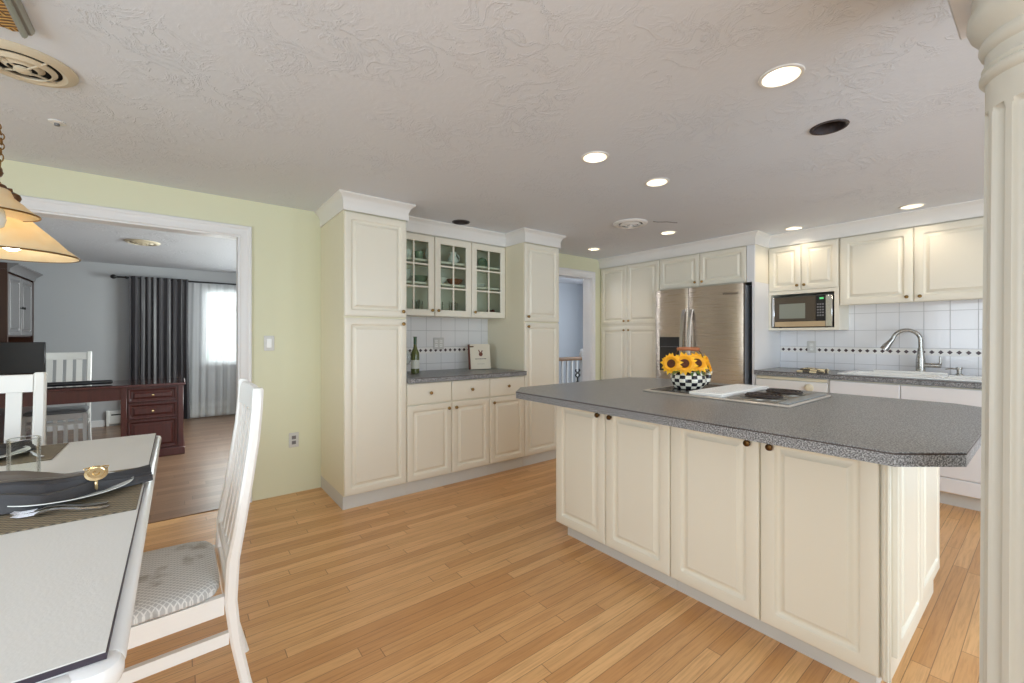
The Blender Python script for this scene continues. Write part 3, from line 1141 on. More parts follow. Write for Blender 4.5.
t = thing('pantry_cabinet', 'cream four-door pantry cabinet left of the refrigerator', 'cabinet', (4.7, 3.28, 0))
obj('body', MB().box(XFB, WK - 0.001, 2.84, WA - 0.001, 0.098, 2.15), 'cabinet_paint', t)
obj('toe_kick', MB().box(XFB + 0.05, WK - 0.001, 2.84, WA - 0.001, 0, 0.097), 'toe_paint', t)
PY = [3.71, 3.295, 2.842]
for k in range(2):
    kn = PY[1] + 0.035 if k == 0 else PY[1] - 0.035
    front_x('door', PY[k], PY[k + 1], 0.105, 1.362, t, (kn, 1.32))
    front_x('door', PY[k], PY[k + 1], 1.392, 2.13, t, (kn, 1.435))
obj('crown', MB().sweep(CROWN, [(XF, WA - 0.001), (XF, 2.8405)]), 'crown_paint', t)
t = thing('over_fridge_cabinet', 'cream two-door cabinet above the refrigerator', 'cabinet', (4.7, 2.3, 1.76))
FY = [2.838, 2.36, 1.876]
obj('body', MB().box(XFB, WK - 0.001, 1.80, 2.838, 1.775, 2.15), 'cabinet_paint', t)
for k in range(2):
    front_x('door', FY[k], FY[k + 1], 1.782, 2.13, t, (FY[1] + (0.04 if k == 0 else -0.04), 1.825))
obj('side_panel', MB().box(XF, WK - 0.001, 1.80, 1.822, 0, 1.774).box(XF, XFB - 0.001, 1.80, 1.872, 1.774, 2.133), 'trim_paint', t)
obj('crown', MB().sweep(CROWN, [(XF, 2.840), (XF, 1.80), (XK, 1.80)], post=(XK, 0)), 'crown_paint', t)

# refrigerator
t = thing('refrigerator', 'stainless side-by-side refrigerator with dispenser', 'refrigerator', (4.65, 2.34, 0))
R0, R1, RS = 2.826, 1.866, 2.428
obj('body', MB().box(4.352, 5.0, R1 - 0.0, R0, 0.02, 1.745, 0.004), 'steel_side', t)


def fridge_door(y0, y1, z0, z1):
    """slightly bowed door front"""
    mb = MB()
    n = 12
    lo = []
    for z in (z0, z1):
        lp = []
        for k in range(n + 1):
            u = k / n
            y = y0 + (y1 - y0) * u
            e = 0.012 * (1 - (2 * u - 1) ** 8)
            lp.append((4.312 - e - 0.004 * (1 - (2 * u - 1) ** 2), y, z))
        lp += [(4.348, y1, z), (4.348, y0, z)]
        lo.append(lp)
    return mb.rings(lo)


d1 = obj('door', fridge_door(R0, RS + 0.004, 0.06, 1.76), 'stainless', t)
d2 = obj('door', fridge_door(RS - 0.004, R1, 0.06, 1.76), 'stainless', t)
for dd, y in ((d1, RS + 0.042), (d2, RS - 0.042)):
    pts = []
    for k in range(15):
        u = k / 14
        z = 0.62 + (1.53 - 0.62) * u
        pts.append((4.296 - 0.062 * math.sin(PI * min(1, max(0, u))) ** 0.5, y, z))
    mb = MB()
    lo = []
    for p in pts:
        lo.append([(p[0] - 0.008, p[1] - 0.017, p[2]), (p[0] + 0.008, p[1] - 0.017, p[2]), (p[0] + 0.008, p[1] + 0.017, p[2]), (p[0] - 0.008, p[1] + 0.017, p[2])])
    obj('handle', mb.rings(lo), 'silver', dd)
# ice and water dispenser in the left door
mb = MB().box(4.289, 4.298, 2.49, 2.765, 0.86, 1.235, 0.002)
w = obj('dispenser', mb, 'cooktop_black', d1)
obj('control_panel', MB().box(4.285, 4.2885, 2.50, 2.755, 1.115, 1.225, 0.001), 'dark_gap', d1)
mb = MB()
for k in range(8):
    mb.box(4.2835, 4.285, 2.535 + 0.027 * k, 2.551 + 0.027 * k, 1.125, 1.133)
obj('button_row', mb, 'label_grey', d1)
fc = bpy.data.curves.new('logo', 'FONT')
fc.body = 'Whirlpool'
fc.size = 0.036
fc.shear = 0.25
fc.extrude = 0.0005
fc.align_x = 'CENTER'
lg = bpy.data.objects.new('logo', fc)
C.objects.link(lg)
lg.parent = d2
lg.matrix_parent_inverse = Matrix.Identity(4)
lg.location = Vector((4.2945, 1.985, 1.655)) - Vector((4.65, 2.34, 0))
lg.rotation_euler = (PI / 2, 0, -PI / 2)
_dg = bpy.context.evaluated_depsgraph_get()
lm = bpy.data.meshes.new_from_object(lg.evaluated_get(_dg))
_l = lg
lg = bpy.data.objects.new('lettering', lm)
C.objects.link(lg)
lg.parent, lg.location, lg.rotation_euler = _l.parent, _l.location, _l.rotation_euler
bpy.data.objects.remove(_l)
lm.materials.clear()
lm.materials.append(MATS['cooktop_black'])

# ------------------------------------------------------------------ sink wall
XKB = XK + 0.02
t = thing('microwave_cabinet', 'cream wall cabinet with two small doors above the microwave niche', 'cabinet', (4.87, 1.51, 1.3))
mb = MB().box(XKB, WK - 0.001, 1.212, 1.798, 1.655, 2.15)
mb.box(XK + 0.004, WK - 0.001, 1.775, 1.798, 1.302, 1.655)
mb.box(XK + 0.004, WK - 0.001, 1.212, 1.247, 1.302, 1.655)
mb.box(XK + 0.004, WK - 0.001, 1.247, 1.775, 1.302, 1.324)
mb.box(XK + 0.004, XKB, 1.212, 1.798, 1.655, 1.688)
mb.box(WK - 0.012, WK - 0.001, 1.247, 1.775, 1.324, 1.655)
obj('body', mb, 'cabinet_paint', t)
KY = [1.797, 1.512, 1.215]
for k in range(2):
    front_x('door', KY[k], KY[k + 1], 1.69, 2.13, t, (KY[1] + (0.03 if k == 0 else -0.03), 1.735), x=XKB)
obj('crown', MB().sweep(CROWN, [(XK, 1.80), (XK, 1.2115)], pre=(XF, 1.80)), 'crown_paint', t)
t = thing('wall_cabinet', 'cream wall cabinet with two wide doors over the sink', 'cabinet', (4.87, 0.7, 1.51))
obj('body', MB().box(XKB, WK - 0.001, 0.20, 1.208, 1.535, 2.15), 'cabinet_paint', t)
UYK = [1.207, 0.714, 0.203]
for k in range(2):
    front_x('door', UYK[k], UYK[k + 1], 1.522, 2.13, t, (UYK[1] + (0.04 if k == 0 else -0.04), 1.565), x=XKB, stile=0.062)
obj('crown', MB().sweep(CROWN, [(XK, 1.211), (XK, 0.20), (WK - 0.001, 0.20)]), 'crown_paint', t)

# microwave
t = thing('microwave', 'small microwave oven set in the niche above the counter', 'microwave', (4.86, 1.51, 1.325))
M0, M1 = 1.768, 1.262
obj('body', MB().box(XK + 0.022, 5.0, M1, M0, 1.331, 1.628, 0.003), 'black_plastic', t)
f = obj('door', MB().box(XK + 0.006, XK + 0.021, 1.392, M0 - 0.026, 1.388, 1.625, 0.002), 'microwave_face', t)
obj('window', MB().box(XK + 0.0035, XK + 0.006, 1.478, 1.700, 1.415, 1.560, 0.001), 'microwave_screen', f)
p = obj('control_panel', MB().box(XK + 0.006, XK + 0.021, 1.318, 1.390, 1.388, 1.625, 0.002), 'dark_gap', t)
obj('clock_display', MB().box(XK + 0.0045, XK + 0.006, 1.330, 1.362, 1.590, 1.606), 'clock_green', p)
mb = MB()
for r in range(5):
    for c in range(3):
        mb.box(XK + 0.0045, XK + 0.006, 1.328 + 0.020 * c, 1.342 + 0.020 * c, 1.432 + 0.026 * r, 1.446 + 0.026 * r)
tag(obj('keypad', mb, 'label_grey', p), 'grey keypad buttons')
obj('lower_strip', MB().box(XK + 0.006, XK + 0.021, 1.318, M0 - 0.026, 1.335, 1.386, 0.002), 'microwave_strip', t)
obj('side_rail', MB().box(XK + 0.003, XK + 0.021, M1, 1.316, 1.333, 1.627, 0.004), 'silver', t)
obj('side_rail', MB().box(XK + 0.003, XK + 0.021, M0 - 0.024, M0, 1.333, 1.627, 0.004), 'silver', t)
for y in (M0 - 0.06, M1 + 0.06):
    obj('foot', MB().cyl((4.78, y, 1.3245), (4.78, y, 1.331), 0.012), 'black_plastic', t)

# base run under the sink counter
SE = -0.55
XB0 = 4.42
t = thing('dishwasher', 'white dishwasher with a round dial under the counter by the refrigerator', 'dishwasher', (4.7, 1.5, 0))
obj('body', MB().box(XB0 + 0.002, WK - 0.012, 1.202, 1.797, 0.1, 0.87), 'white_plastic', t)
obj('toe_kick', MB().box(XB0 + 0.05, WK - 0.012, 1.202, 1.797, 0, 0.099), 'toe_paint', t)
obj('control_panel', MB().box(XB0 - 0.022, XB0 + 0.001, 1.21, 1.79, 0.735, 0.835, 0.004), 'white_plastic', t)
obj('handle_strip', MB().box(XB0 - 0.012, XB0 + 0.001, 1.215, 1.785, 0.838, 0.866, 0.003), 'cream_plastic', t)
obj('door', MB().box(XB0 - 0.02, XB0 + 0.001, 1.21, 1.79, 0.11, 0.73, 0.004), 'white_plastic', t)
d = obj('dial', MB().lathe([(0.034, 0), (0.034, 0.006), (0.024, 0.010), (0.022, 0.026), (0.008, 0.028)], (XB0 - 0.022, 1.345, 0.785), 24, '-x'), 'cream_plastic', t)
SYB = [1.198, 0.742, 0.27, -0.14, SE]
for k in range(2):
    t = thing('sink_base_cabinet' if k == 0 else 'base_cabinet', ('white base cabinet with two plain tall doors under the sink', 'white base cabinet at the column end of sink counter')[k], 'cabinet', (4.7, (SYB[2 * k] + SYB[2 * k + 2]) / 2, 0))
    a, m_, b_ = SYB[2 * k:2 * k + 3]
    a, b_ = a - 0.001, b_ + 0.001
    obj('body', MB().box(XB0, WK - 0.012, b_, a, 0.098, 0.715).box(XB0, XB0 + 0.03, b_, a, 0.715, 0.87), 'cabinet_paint', t)
    obj('toe_kick', MB().box(XB0 + 0.05, WK - 0.012, b_, a, 0, 0.097), 'toe_paint', t)
    for y0, y1 in ((a, m_), (m_, b_)):
        front_x('door', y0, y1, 0.215, 0.862, t, x=XB0, flat=True, mat='trim_paint')
        front_x('drawer', y0, y1, 0.105, 0.21, t, x=XB0, flat=True, mat='trim_paint')
t = thing('countertop', 'long grey speckled counter holding the white sink', 'countertop', (4.7, 0.6, 0.875))
SK = (4.475, 4.945, 0.255, 1.125)   # cut-out for the sink
mb = MB()
XT0 = 4.385
mb.box(XT0, SK[0], SE, 1.798, 0.875, 0.915)
mb.box(SK[1], WK - 0.013, SE, 1.798, 0.875, 0.915)
mb.box(SK[0], SK[1], SK[3], 1.798, 0.875, 0.915)
mb.box(SK[0], SK[1], SE, SK[2], 0.875, 0.915)
obj('slab', mb, 'laminate', t)
obj('edge_seam', MB().box(XT0 - 0.0012, XT0, SE, 1.797, 0.9085, 0.9125), 'laminate_seam', t)
t = struct('backsplash_right', MB().box(WK - 0.010, WK - 0.0005, SE, 1.798, 0.875, 1.54), 'tile_sink')
struct('border', MB().box(WK - 0.0115, WK - 0.010, SE, 1.797, 1.078, 1.136), 'border_tile', t)
struct('diamond_inlay', diamonds('x', WK - 0.0115, SE, 1.797, 1.107, 0.0535, 0.017, 0.017, -0.0008), 'border_diamond', t)

# sink: white double bowl drop-in
t = thing('kitchen_sink', 'white double-bowl drop-in sink in the grey counter', 'sink', (4.71, 0.69, 0.915))
mb = MB()
x0, x1, y0, y1 = SK[0] - 0.03, SK[1] + 0.03, SK[2] - 0.03, SK[3] + 0.03
zt = 0.928
xi0, xi1 = SK[0] + 0.02, SK[1] - 0.075
ym = 0.55
mb.box(x0, xi0, y0, y1, 0.9155, zt, 0.005, 2)
mb.box(xi1, x1, y0, y1, 0.9155, zt, 0.005, 2)
for a, b_ in ((y0, SK[2] + 0.02), (ym - 0.025, ym + 0.025), (SK[3] - 0.02, y1)):
    mb.box(xi0 - 0.004, xi1 + 0.004, a, b_, 0.9156, zt - 0.0004, 0.003)
obj('rim', mb, 'porcelain', t)
for a, b_ in ((SK[2] + 0.021, ym - 0.026), (ym + 0.026, SK[3] - 0.021)):
    mb = MB()
    lp = lambda i, z: [(xi0 + i, a + i, z), (xi1 - i, a + i, z), (xi1 - i, b_ - i, z), (xi0 + i, b_ - i, z)]
    mb.rings([lp(-0.004, 0.914), lp(0.004, 0.900), lp(0.012, 0.77), lp(0.05, 0.745)], True, False, True)
    o = obj('basin', mb, 'porcelain', t)
    md = o.modifiers.new('wall', 'SOLIDIFY')
    md.thickness = 0.004
    md.offset = -1
    obj('drain', MB().lathe([(0.04, 0), (0.04, 0.003), (0.02, 0.004)], ((xi0 + xi1) / 2, (a + b_) / 2, 0.746), 20), 'chrome', t)

# faucet
t = thing('faucet', 'brushed gooseneck pull-down faucet at the sink', 'faucet', (4.92, 0.70, 0.9285))
fx, fy = 4.92, 0.70
obj('base_plate', MB().lathe([(0.052, 0), (0.052, 0.006), (0.04, 0.016), (0.033, 0.02)], (fx, fy, 0.9288), 24), 'porcelain', t)
obj('body', MB().lathe([(0.030, 0), (0.031, 0.03), (0.030, 0.10), (0.022, 0.15), (0.019, 0.19)], (fx, fy, 0.949), 20), 'nickel', t)
sp = []
dr = Vector((-0.30, 0.95, 0)).normalized()
for k in range(19):
    a = PI * 0.94 * k / 18
    c0 = Vector((fx, fy, 1.205)) + dr * 0.088
    sp.append(c0 - dr * 0.088 * math.cos(a) + Z_ * 0.088 * math.sin(a))
obj('spout', MB().tube([Vector((fx, fy, 1.135)), Vector((fx, fy, 1.17))] + sp, 0.0155, 12), 'nickel', t)
e = sp[-1]
dd = (sp[-1] - sp[-2]).normalized()
dd = (dd + dr * 0.35).normalized()
obj('spray_head', MB().tube([e, e + dd * 0.03, e + dd * 0.09, e + dd * 0.115], [0.016, 0.019, 0.030, 0.031], 16), 'nickel', t)
h = obj('handle', MB().cyl((fx - 0.006, fy - 0.02, 1.0), (fx - 0.006, fy - 0.125, 1.0), 0.020, 0.018).tube([(fx - 0.006, fy - 0.115, 1.0), (fx - 0.006, fy - 0.120, 1.03), (fx - 0.006, fy - 0.118, 1.075)], [0.011, 0.010, 0.008], 10), 'nickel', t)
t = thing('soap_dispenser', 'metal soap dispenser at the right of the faucet', 'soap dispenser', (4.92, 0.475, 0.9285))
obj('body', MB().lathe([(0.022, 0), (0.022, 0.008), (0.014, 0.015), (0.014, 0.045), (0.019, 0.048), (0.019, 0.062), (0.006, 0.064)], (4.92, 0.475, 0.9288), 18), 'nickel', t)
obj('nozzle', MB().tube([(4.92, 0.48, 0.978), (4.915, 0.525, 0.980), (4.912, 0.552, 0.972)], [0.006, 0.005, 0.0045], 8), 'nickel', t)
mb = MB().box(4.87, 4.90, 0.535, 1.0, 0.9285, 0.945, 0.004)
tag(obj('drying_board', mb, 'enamel_white', None, (4.885, 0.77, 0.9285)), 'long white board lying along the sink rim before the faucet', 'board')
# fix: the board sits on the rear rim, clear of the faucet base

# folded oven mitts on the counter
mb = MB()
for k, (dx, z, s) in enumerate(((0, 0.9155, 1.0), (0.012, 0.934, 0.9))):
    def f(u, v, top):
        a = 2 * PI * u
        return None
    n, lo = 28, []
    for zz, sc in ((0, 0.93), (0.004, 1.0), (0.013, 1.0), (0.018, 0.92)):
        lp = []
        for q in range(n):
            a = 2 * PI * q / n
            ca, sa = math.cos(a), math.sin(a)
            r = 1 / (abs(ca) ** 4 + abs(sa) ** 4) ** 0.25
            lp.append((4.475 + dx + 0.075 * r * ca * sc * s, 1.345 - dx + 0.115 * r * sa * sc * s, z + zz + 0.004 * math.sin(3 * a) * (zz > 0.01)))
        lo.append(lp)
    mb.rings(lo)
tag(obj('oven_cloth', mb, 'oven_cloth', None, (4.475, 1.345, 0.9155)), 'folded cream and black checked cloth on counter near the refrigerator', 'cloth')


# outlets and switches
def plate(name, p, axis, w, h, label, cat, kind='outlet', gang=1):
    """cover plate on a wall: axis '-y' faces -Y, '-x' faces -X"""
    t = thing(name, label, cat, p)
    def bx(a0, a1, z0, z1, d0, d1, bev=0):
        m = MB()
        if axis == '-y':
            m.box(p[0] + a0, p[0] + a1, p[1] - d1, p[1] - d0, p[2] + z0, p[2] + z1, bev)
        else:
            m.box(p[0] - d1, p[0] - d0, p[1] + a0, p[1] + a1, p[2] + z0, p[2] + z1, bev)
        return m
    obj('cover', bx(-w / 2, w / 2, -h / 2, h / 2, 0.0005, 0.006, 0.002), 'plate_plastic', t)
    for g in range(gang):
        o = (g - (gang - 1) / 2) * 0.05
        if kind == 'switch':
            obj('rocker', bx(o - 0.017, o + 0.017, -0.034, 0.034, 0.0061, 0.010, 0.002), 'enamel_white', t)
        else:
            for dz in (-0.02, 0.02):
                r = obj('receptacle', bx(o - 0.015, o + 0.015, dz - 0.014, dz + 0.014, 0.0061, 0.0082, 0.001), 'label_grey' if gang == 1 and axis == '-y' else 'enamel_white', t)
                sl = bx(o - 0.007, o - 0.005, dz - 0.003, dz + 0.006, 0.0082, 0.0088)
                sl2 = bx(o + 0.005, o + 0.007, dz - 0.003, dz + 0.006, 0.0082, 0.0088)
                obj('slot', sl, 'dark_gap', r)
                obj('slot', sl2, 'dark_gap', r)
    return t


plate('light_switch', (0.55, WA, 1.187), '-y', 0.07, 0.115, 'white rocker light switch on the yellow wall', 'light switch', 'switch')
plate('wall_outlet', (0.722, WA, 0.42), '-y', 0.07, 0.115, 'wall outlet low on the yellow wall', 'outlet')
plate('wall_outlet', (2.0, WA - 0.0115, 1.172), '-y', 0.115, 0.115, 'double outlet plate on tiles below the glass-front cabinets', 'outlet', gang=2)
plate('wall_outlet', (WK - 0.0115, 1.512, 1.135), '-x', 0.075, 0.118, 'white outlet on the tiles under the microwave', 'outlet')

# wine bottle, glass, recipe book on the back counter
bx_, by_ = 1.625, 3.44
t = thing('wine_bottle', 'green wine bottle with a white label on the back counter', 'bottle', (bx_, by_, 0.9155))
zb = 0.9155
obj('body', MB().lathe([(0.03, 0), (0.036, 0.004), (0.0365, 0.16), (0.034, 0.185), (0.020, 0.215), (0.0145, 0.235), (0.0135, 0.255)], (bx_, by_, zb), 24), 'bottle_green', t)
obj('foil', MB().lathe([(0.0142, 0.2555), (0.0142, 0.31), (0.0155, 0.311), (0.0155, 0.322), (0.006, 0.323)], (bx_, by_, zb), 20), 'cork_foil', t)
obj('label', MB().lathe([(0.0367, 0.045), (0.0371, 0.047), (0.0371, 0.118), (0.0367, 0.12)], (bx_, by_, zb), 24, cap0=False, cap1=False), 'wine_label', t)
t = thing('wine_glass', 'clear stemmed wine glass beside the wine bottle', 'glass', (1.53, 3.40, zb))
obj('foot', MB().lathe([(0.034, 0), (0.034, 0.002), (0.006, 0.006), (0.004, 0.010)], (1.53, 3.40, zb), 20), 'tumbler_glass', t)
obj('stem', MB().cyl((1.53, 3.40, zb + 0.0102), (1.53, 3.40, zb + 0.085), 0.0038, n=10), 'tumbler_glass', t)
obj('bowl', MB().lathe([(0.004, 0.0852), (0.02, 0.092), (0.036, 0.12), (0.038, 0.15), (0.031, 0.205), (0.0298, 0.205), (0.0366, 0.15), (0.0346, 0.121), (0.019, 0.094), (0.003, 0.089)], (1.53, 3.40, zb), 24), 'tumbler_glass', t)

t = thing('recipe_book', 'cream recipe book standing upright on the back counter', 'book', (2.31, 3.46, zb), rotz=0)
# leaning slightly back, spine on the left
Mb = Matrix.Translation((2.345, 3.50, zb + 0.0035)) @ Matrix.Rotation(-0.14, 4, 'Z') @ Matrix.Rotation(-0.13, 4, 'X')
obj('cover', MB().box(-0.108, 0.108, -0.022, -0.018, 0, 0.245, 0.001).box(-0.108, 0.108, 0.018, 0.022, 0, 0.245, 0.001).xf(Mb), 'book_cream', t)
obj('spine', MB().box(-0.113, -0.1085, -0.022, 0.022, 0, 0.245, 0.001).xf(Mb), 'book_brown', t)
obj('pages', MB().box(-0.108, 0.102, -0.0178, 0.0178, 0.003, 0.241).xf(Mb), 'paper_white', t)
mb = MB()
mb.lathe([(0.021, 0), (0.021, 0.0008)], (0.005, -0.0222, 0.145), 18, '-y')
mb.extrude([(-0.012, -0.0222, 0.162), (0.0, -0.0222, 0.166), (-0.010, -0.0222, 0.186), (-0.022, -0.0222, 0.188)], (0, -0.0008, 0))
mb.extrude([(0.008, -0.0222, 0.166), (0.016, -0.0222, 0.161), (0.030, -0.0222, 0.178), (0.018, -0.0222, 0.184)], (0, -0.0008, 0))
obj('emblem', mb.xf(Mb), 'book_brown', t)
mb = MB()
for a, b_ in ((-0.058, -0.038), (-0.034, -0.020), (-0.014, 0.012), (0.018, 0.032), (0.037, 0.062)):
    mb.box(a, b_, -0.0228, -0.0221, 0.096, 0.102)
mb.box(-0.04, 0.04, -0.0228, -0.0221, 0.048, 0.0495)
obj('title_lines', mb.xf(Mb), 'ink', t)
obj('clasp', MB().box(-0.112, -0.07, -0.030, -0.0222, 0.214, 0.226, 0.003).xf(Mb), 'dark_brass', t)

# ------------------------------------------------------------------ island
IX = 1.85
IXB = IX + 0.02
IY = [1.921, 1.531, 1.137, 0.738, 0.362]
IY0, IY1 = 1.93, 0.335
IXR = 2.68


def island_unit(k, label):
    y0, y1 = (IY0, IY[2] + 0.0005) if k == 0 else (IY[2] - 0.0005, IY1)
    t = thing('island_cabinet', label, 'cabinet', (2.27, (y0 + y1) / 2, 0))
    obj('body', MB().box(IXB, IXR, y1 + (0.004 if k else 0), y0, 0.085, 0.874), 'cabinet_paint', t)
    obj('toe_kick', MB().box(1.917, IXR - 0.06, y1 + (0.05 if k else 0), y0 - (0.05 if k == 0 else 0), 0, 0.084), 'toe_paint', t)
    for q in (2 * k, 2 * k + 1):
        kn = IY[q + 1] + 0.075 if q % 2 == 0 else IY[q] - 0.01
        kn = IY[q + 1] + 0.042 if q % 2 == 0 else IY[q] - 0.042
        front_x('door', IY[q], IY[q + 1], 0.088, 0.862, t, (kn, 0.80), x=IXB, stile=0.058)
    return t


island_unit(0, 'cream island cabinet with two doors, the half under the cooktop flowers')
ti = island_unit(1, 'cream island cabinet with two doors, the half nearest the column')
# fluted corner post and two framed panels on the end
mb = MB()
mb.box(IX + 0.002, IXB - 0.0005, IY1 + 0.001, IY[4] - 0.003, 0.086, 0.872, 0.003)
for k in range(2):
    mb.cyl((IX + 0.002, IY1 + 0.008 + 0.009 * k, 0.09), (IX + 0.002, IY1 + 0.008 + 0.009 * k, 0.868), 0.003, n=10)
obj('corner_post', mb, 'cabinet_paint', ti)
for x0, x1 in ((IXB + 0.002, 2.262), (2.268, IXR)):
    p = MB().panel((x0, IY1 + 0.0035, 0.17 if x0 < 2 else 0.20), X_, -Y_, x1 - x0, 0.70 if x0 < 2 else 0.67, 0.02, 0.05)
    obj('end_panel', p, 'cabinet_paint', ti)
    obj('end_skirt', MB().box(x0, x1, IY1 + 0.0105, IY1 + 0.024, 0.086, 0.165, 0.002), 'cabinet_paint', ti)

t = thing('countertop', 'large grey speckled island countertop with clipped corners', 'countertop', (2.25, 1.12, 0.875))
IP = [(1.563, 0.276), (1.563, 1.955), (1.716, 2.10), (2.80, 2.10), (2.945, 1.96), (2.945, 0.30), (2.85, 0.152), (1.718, 0.152)]
obj('slab', MB().prism(IP, 0.875, 0.915), 'laminate', t)
cx_, cy_ = 2.25, 1.12
grow = lambda e: [(x + (e if x > cx_ else -e), y + (e if y > cy_ else -e)) for x, y in IP]
mb = MB()
lo = [[(x, y, z) for x, y in grow(e)] for e, z in ((0.0, 0.9085), (0.0011, 0.9085), (0.0011, 0.9125), (0.0, 0.9125))]
lo.append(lo[0])
obj('edge_seam', mb.rings(lo, True, False, False), 'laminate_seam', t)

# cooktop
t = thing('cooktop', 'electric cooktop with two coil burners set in the island', 'cooktop', (2.45, 1.1, 0.9155))
CX0, CX1, CY0, CY1 = 2.155, 2.735, 0.735, 1.50
obj('frame', MB().box(CX0, CX1, CY0, CY1, 0.9155, 0.926, 0.003), 'cooktop_trim', t)
obj('griddle_plate', MB().box(CX0 + 0.03, CX1 - 0.03, 1.225, CY1 - 0.03, 0.9265, 0.930, 0.001), 'cooktop_black', t)
vc = obj('vent_cover', MB().box(CX0 + 0.005, CX1 - 0.005, 1.035, 1.215, 0.9265, 0.945, 0.004), 'enamel_white', t)
mb = MB()
for k in range(14):
    y = 1.045 + 0.012 * k
    mb.box(CX0 + 0.03, CX1 - 0.03, y, y + 0.005, 0.9452, 0.9475)
obj('vent_rib', mb, 'enamel_white', vc)
obj('burner_tray', MB().box(CX0 + 0.03, CX1 - 0.03, 0.80, 1.025, 0.9265, 0.929, 0.001), 'drip_pan', t)
obj('control_strip', MB().box(CX0 + 0.03, CX1 - 0.03, CY0 + 0.012, 0.79, 0.9265, 0.934, 0.002), 'cooktop_grey', t)


def coil(cx, cy, r):
    b = MB().lathe([(r + 0.012, 0.0), (r + 0.012, 0.004), (r + 0.004, 0.005), (r * 0.6, 0.0015)], (cx, cy, 0.929), 30)
    p_ = obj('drip_pan', b, 'drip_pan', t)
    pts = []
    for k in range(150):
        a = 2 * PI * 4.2 * k / 149
        rr = 0.018 + (r - 0.018) * k / 149
        pts.append((cx + rr * math.cos(a), cy + rr * math.sin(a), 0.9405))
    obj('coil', MB().tube(pts, 0.0048, 8), 'coil_black', p_)


coil(2.325, 0.912, 0.092)
coil(2.585, 0.912, 0.092)

# checked enamel pot with bail handle
px_, py_ = 2.385, 1.345
zp = 0.9305
t = thing('enamel_pot', 'black and white checked enamel pot with wooden bail grip', 'pot', (px_, py_, zp))
prof = [(0.065, 0), (0.078, 0.004), (0.094, 0.03), (0.099, 0.052), (0.094, 0.076), (0.080, 0.098), (0.066, 0.108), (0.062, 0.106), (0.076, 0.096), (0.09, 0.074), (0.094, 0.052), (0.088, 0.03), (0.06, 0.008)]
obj('body', MB().lathe(prof, (px_, py_, zp), 36), 'check_enamel', t)
obj('spout', MB().tube([(px_ + 0.058, py_ - 0.062, zp + 0.035), (px_ + 0.072, py_ - 0.078, zp + 0.055), (px_ + 0.080, py_ - 0.086, zp + 0.085), (px_ + 0.086, py_ - 0.092, zp + 0.108)], [0.026, 0.020, 0.014, 0.012], 14), 'check_enamel', t)
dv = Vector((0.30, -0.95, 0)).normalized()
pc = Vector((px_, py_, zp))
wire = [pc - dv * 0.088 + Z_ * 0.085, pc - dv * 0.095 + Z_ * 0.13, pc - dv * 0.075 + Z_ * 0.20, pc - dv * 0.055 + Z_ * 0.232]
obj('bail_wire', MB().tube(wire, 0.0025, 8), 'dark_brass', t)
wire2 = [pc + dv * 0.088 + Z_ * 0.085, pc + dv * 0.095 + Z_ * 0.13, pc + dv * 0.075 + Z_ * 0.20, pc + dv * 0.055 + Z_ * 0.232]
obj('bail_wire', MB().tube(wire2, 0.0025, 8), 'dark_brass', t)
obj('grip', MB().tube([pc - dv * 0.064 + Z_ * 0.232, pc - dv * 0.05 + Z_ * 0.233, pc + Z_ * 0.235, pc + dv * 0.05 + Z_ * 0.233, pc + dv * 0.064 + Z_ * 0.232], [0.008, 0.011, 0.0115, 0.011, 0.008], 14), 'grip_wood', t)


def sunflower(c, nrm, r, label, seed):
    """flower head at c facing nrm, with its stem going down into the pot"""
    rnd = random.Random(seed)
    c, nrm = Vector(c), Vector(nrm).normalized()
    u = nrm.cross(Z_).normalized()
    v = nrm.cross(u)
    t = thing('sunflower', label, 'flower', c, 'sunflowers in the checked pot')
    mb = MB()
    for ring, (n, rr, lift) in enumerate(((15, 1.0, 0.10), (13, 0.84, 0.28))):
        mb.mi = ring
        for k in range(n):
            a = 2 * PI * (k + 0.5 * ring) / n + rnd.uniform(-0.1, 0.1)
            L = r * rr * rnd.uniform(0.9, 1.08)
            d = u * math.cos(a) + v * math.sin(a)
            s_ = u * -math.sin(a) + v * math.cos(a)
            wd = r * 0.19
            b0, b1 = 0.24 * r, L
            up = nrm * (lift * r)
            pts = [c + d * b0 - s_ * wd * 0.5, c + d * b0 + s_ * wd * 0.5, c + d * (b0 + 0.55 * (b1 - b0)) + s_ * wd + up * 0.8, c + d * b1 + up * 0.35, c + d * (b0 + 0.55 * (b1 - b0)) - s_ * wd + up * 0.8]
            mb.extrude(pts, nrm * 0.0012)
    obj('petals', mb, ['petal', 'petal_deep'], t, smooth=20)
    mb = MB()
    loops = []
    for rr, hh in ((0.34, -0.05), (0.39, 0.06), (0.35, 0.15), (0.18, 0.16), (0.03, 0.10)):
        loops.append([c + (u * math.cos(2 * PI * k / 20) + v * math.sin(2 * PI * k / 20)) * rr * r + nrm * hh * r for k in range(20)])
    obj('disk', mb.rings(loops), 'flower_disk', t)
    foot = pc + Vector((0, 0, 0.03)) + (c - pc) * 0.25
    foot.z = zp + 0.03
    obj('stem', MB().tube([c - nrm * 0.012, c - nrm * 0.02 - Z_ * 0.03, foot], [0.004, 0.004, 0.0035], 8), 'leaf_green', t)
    return t


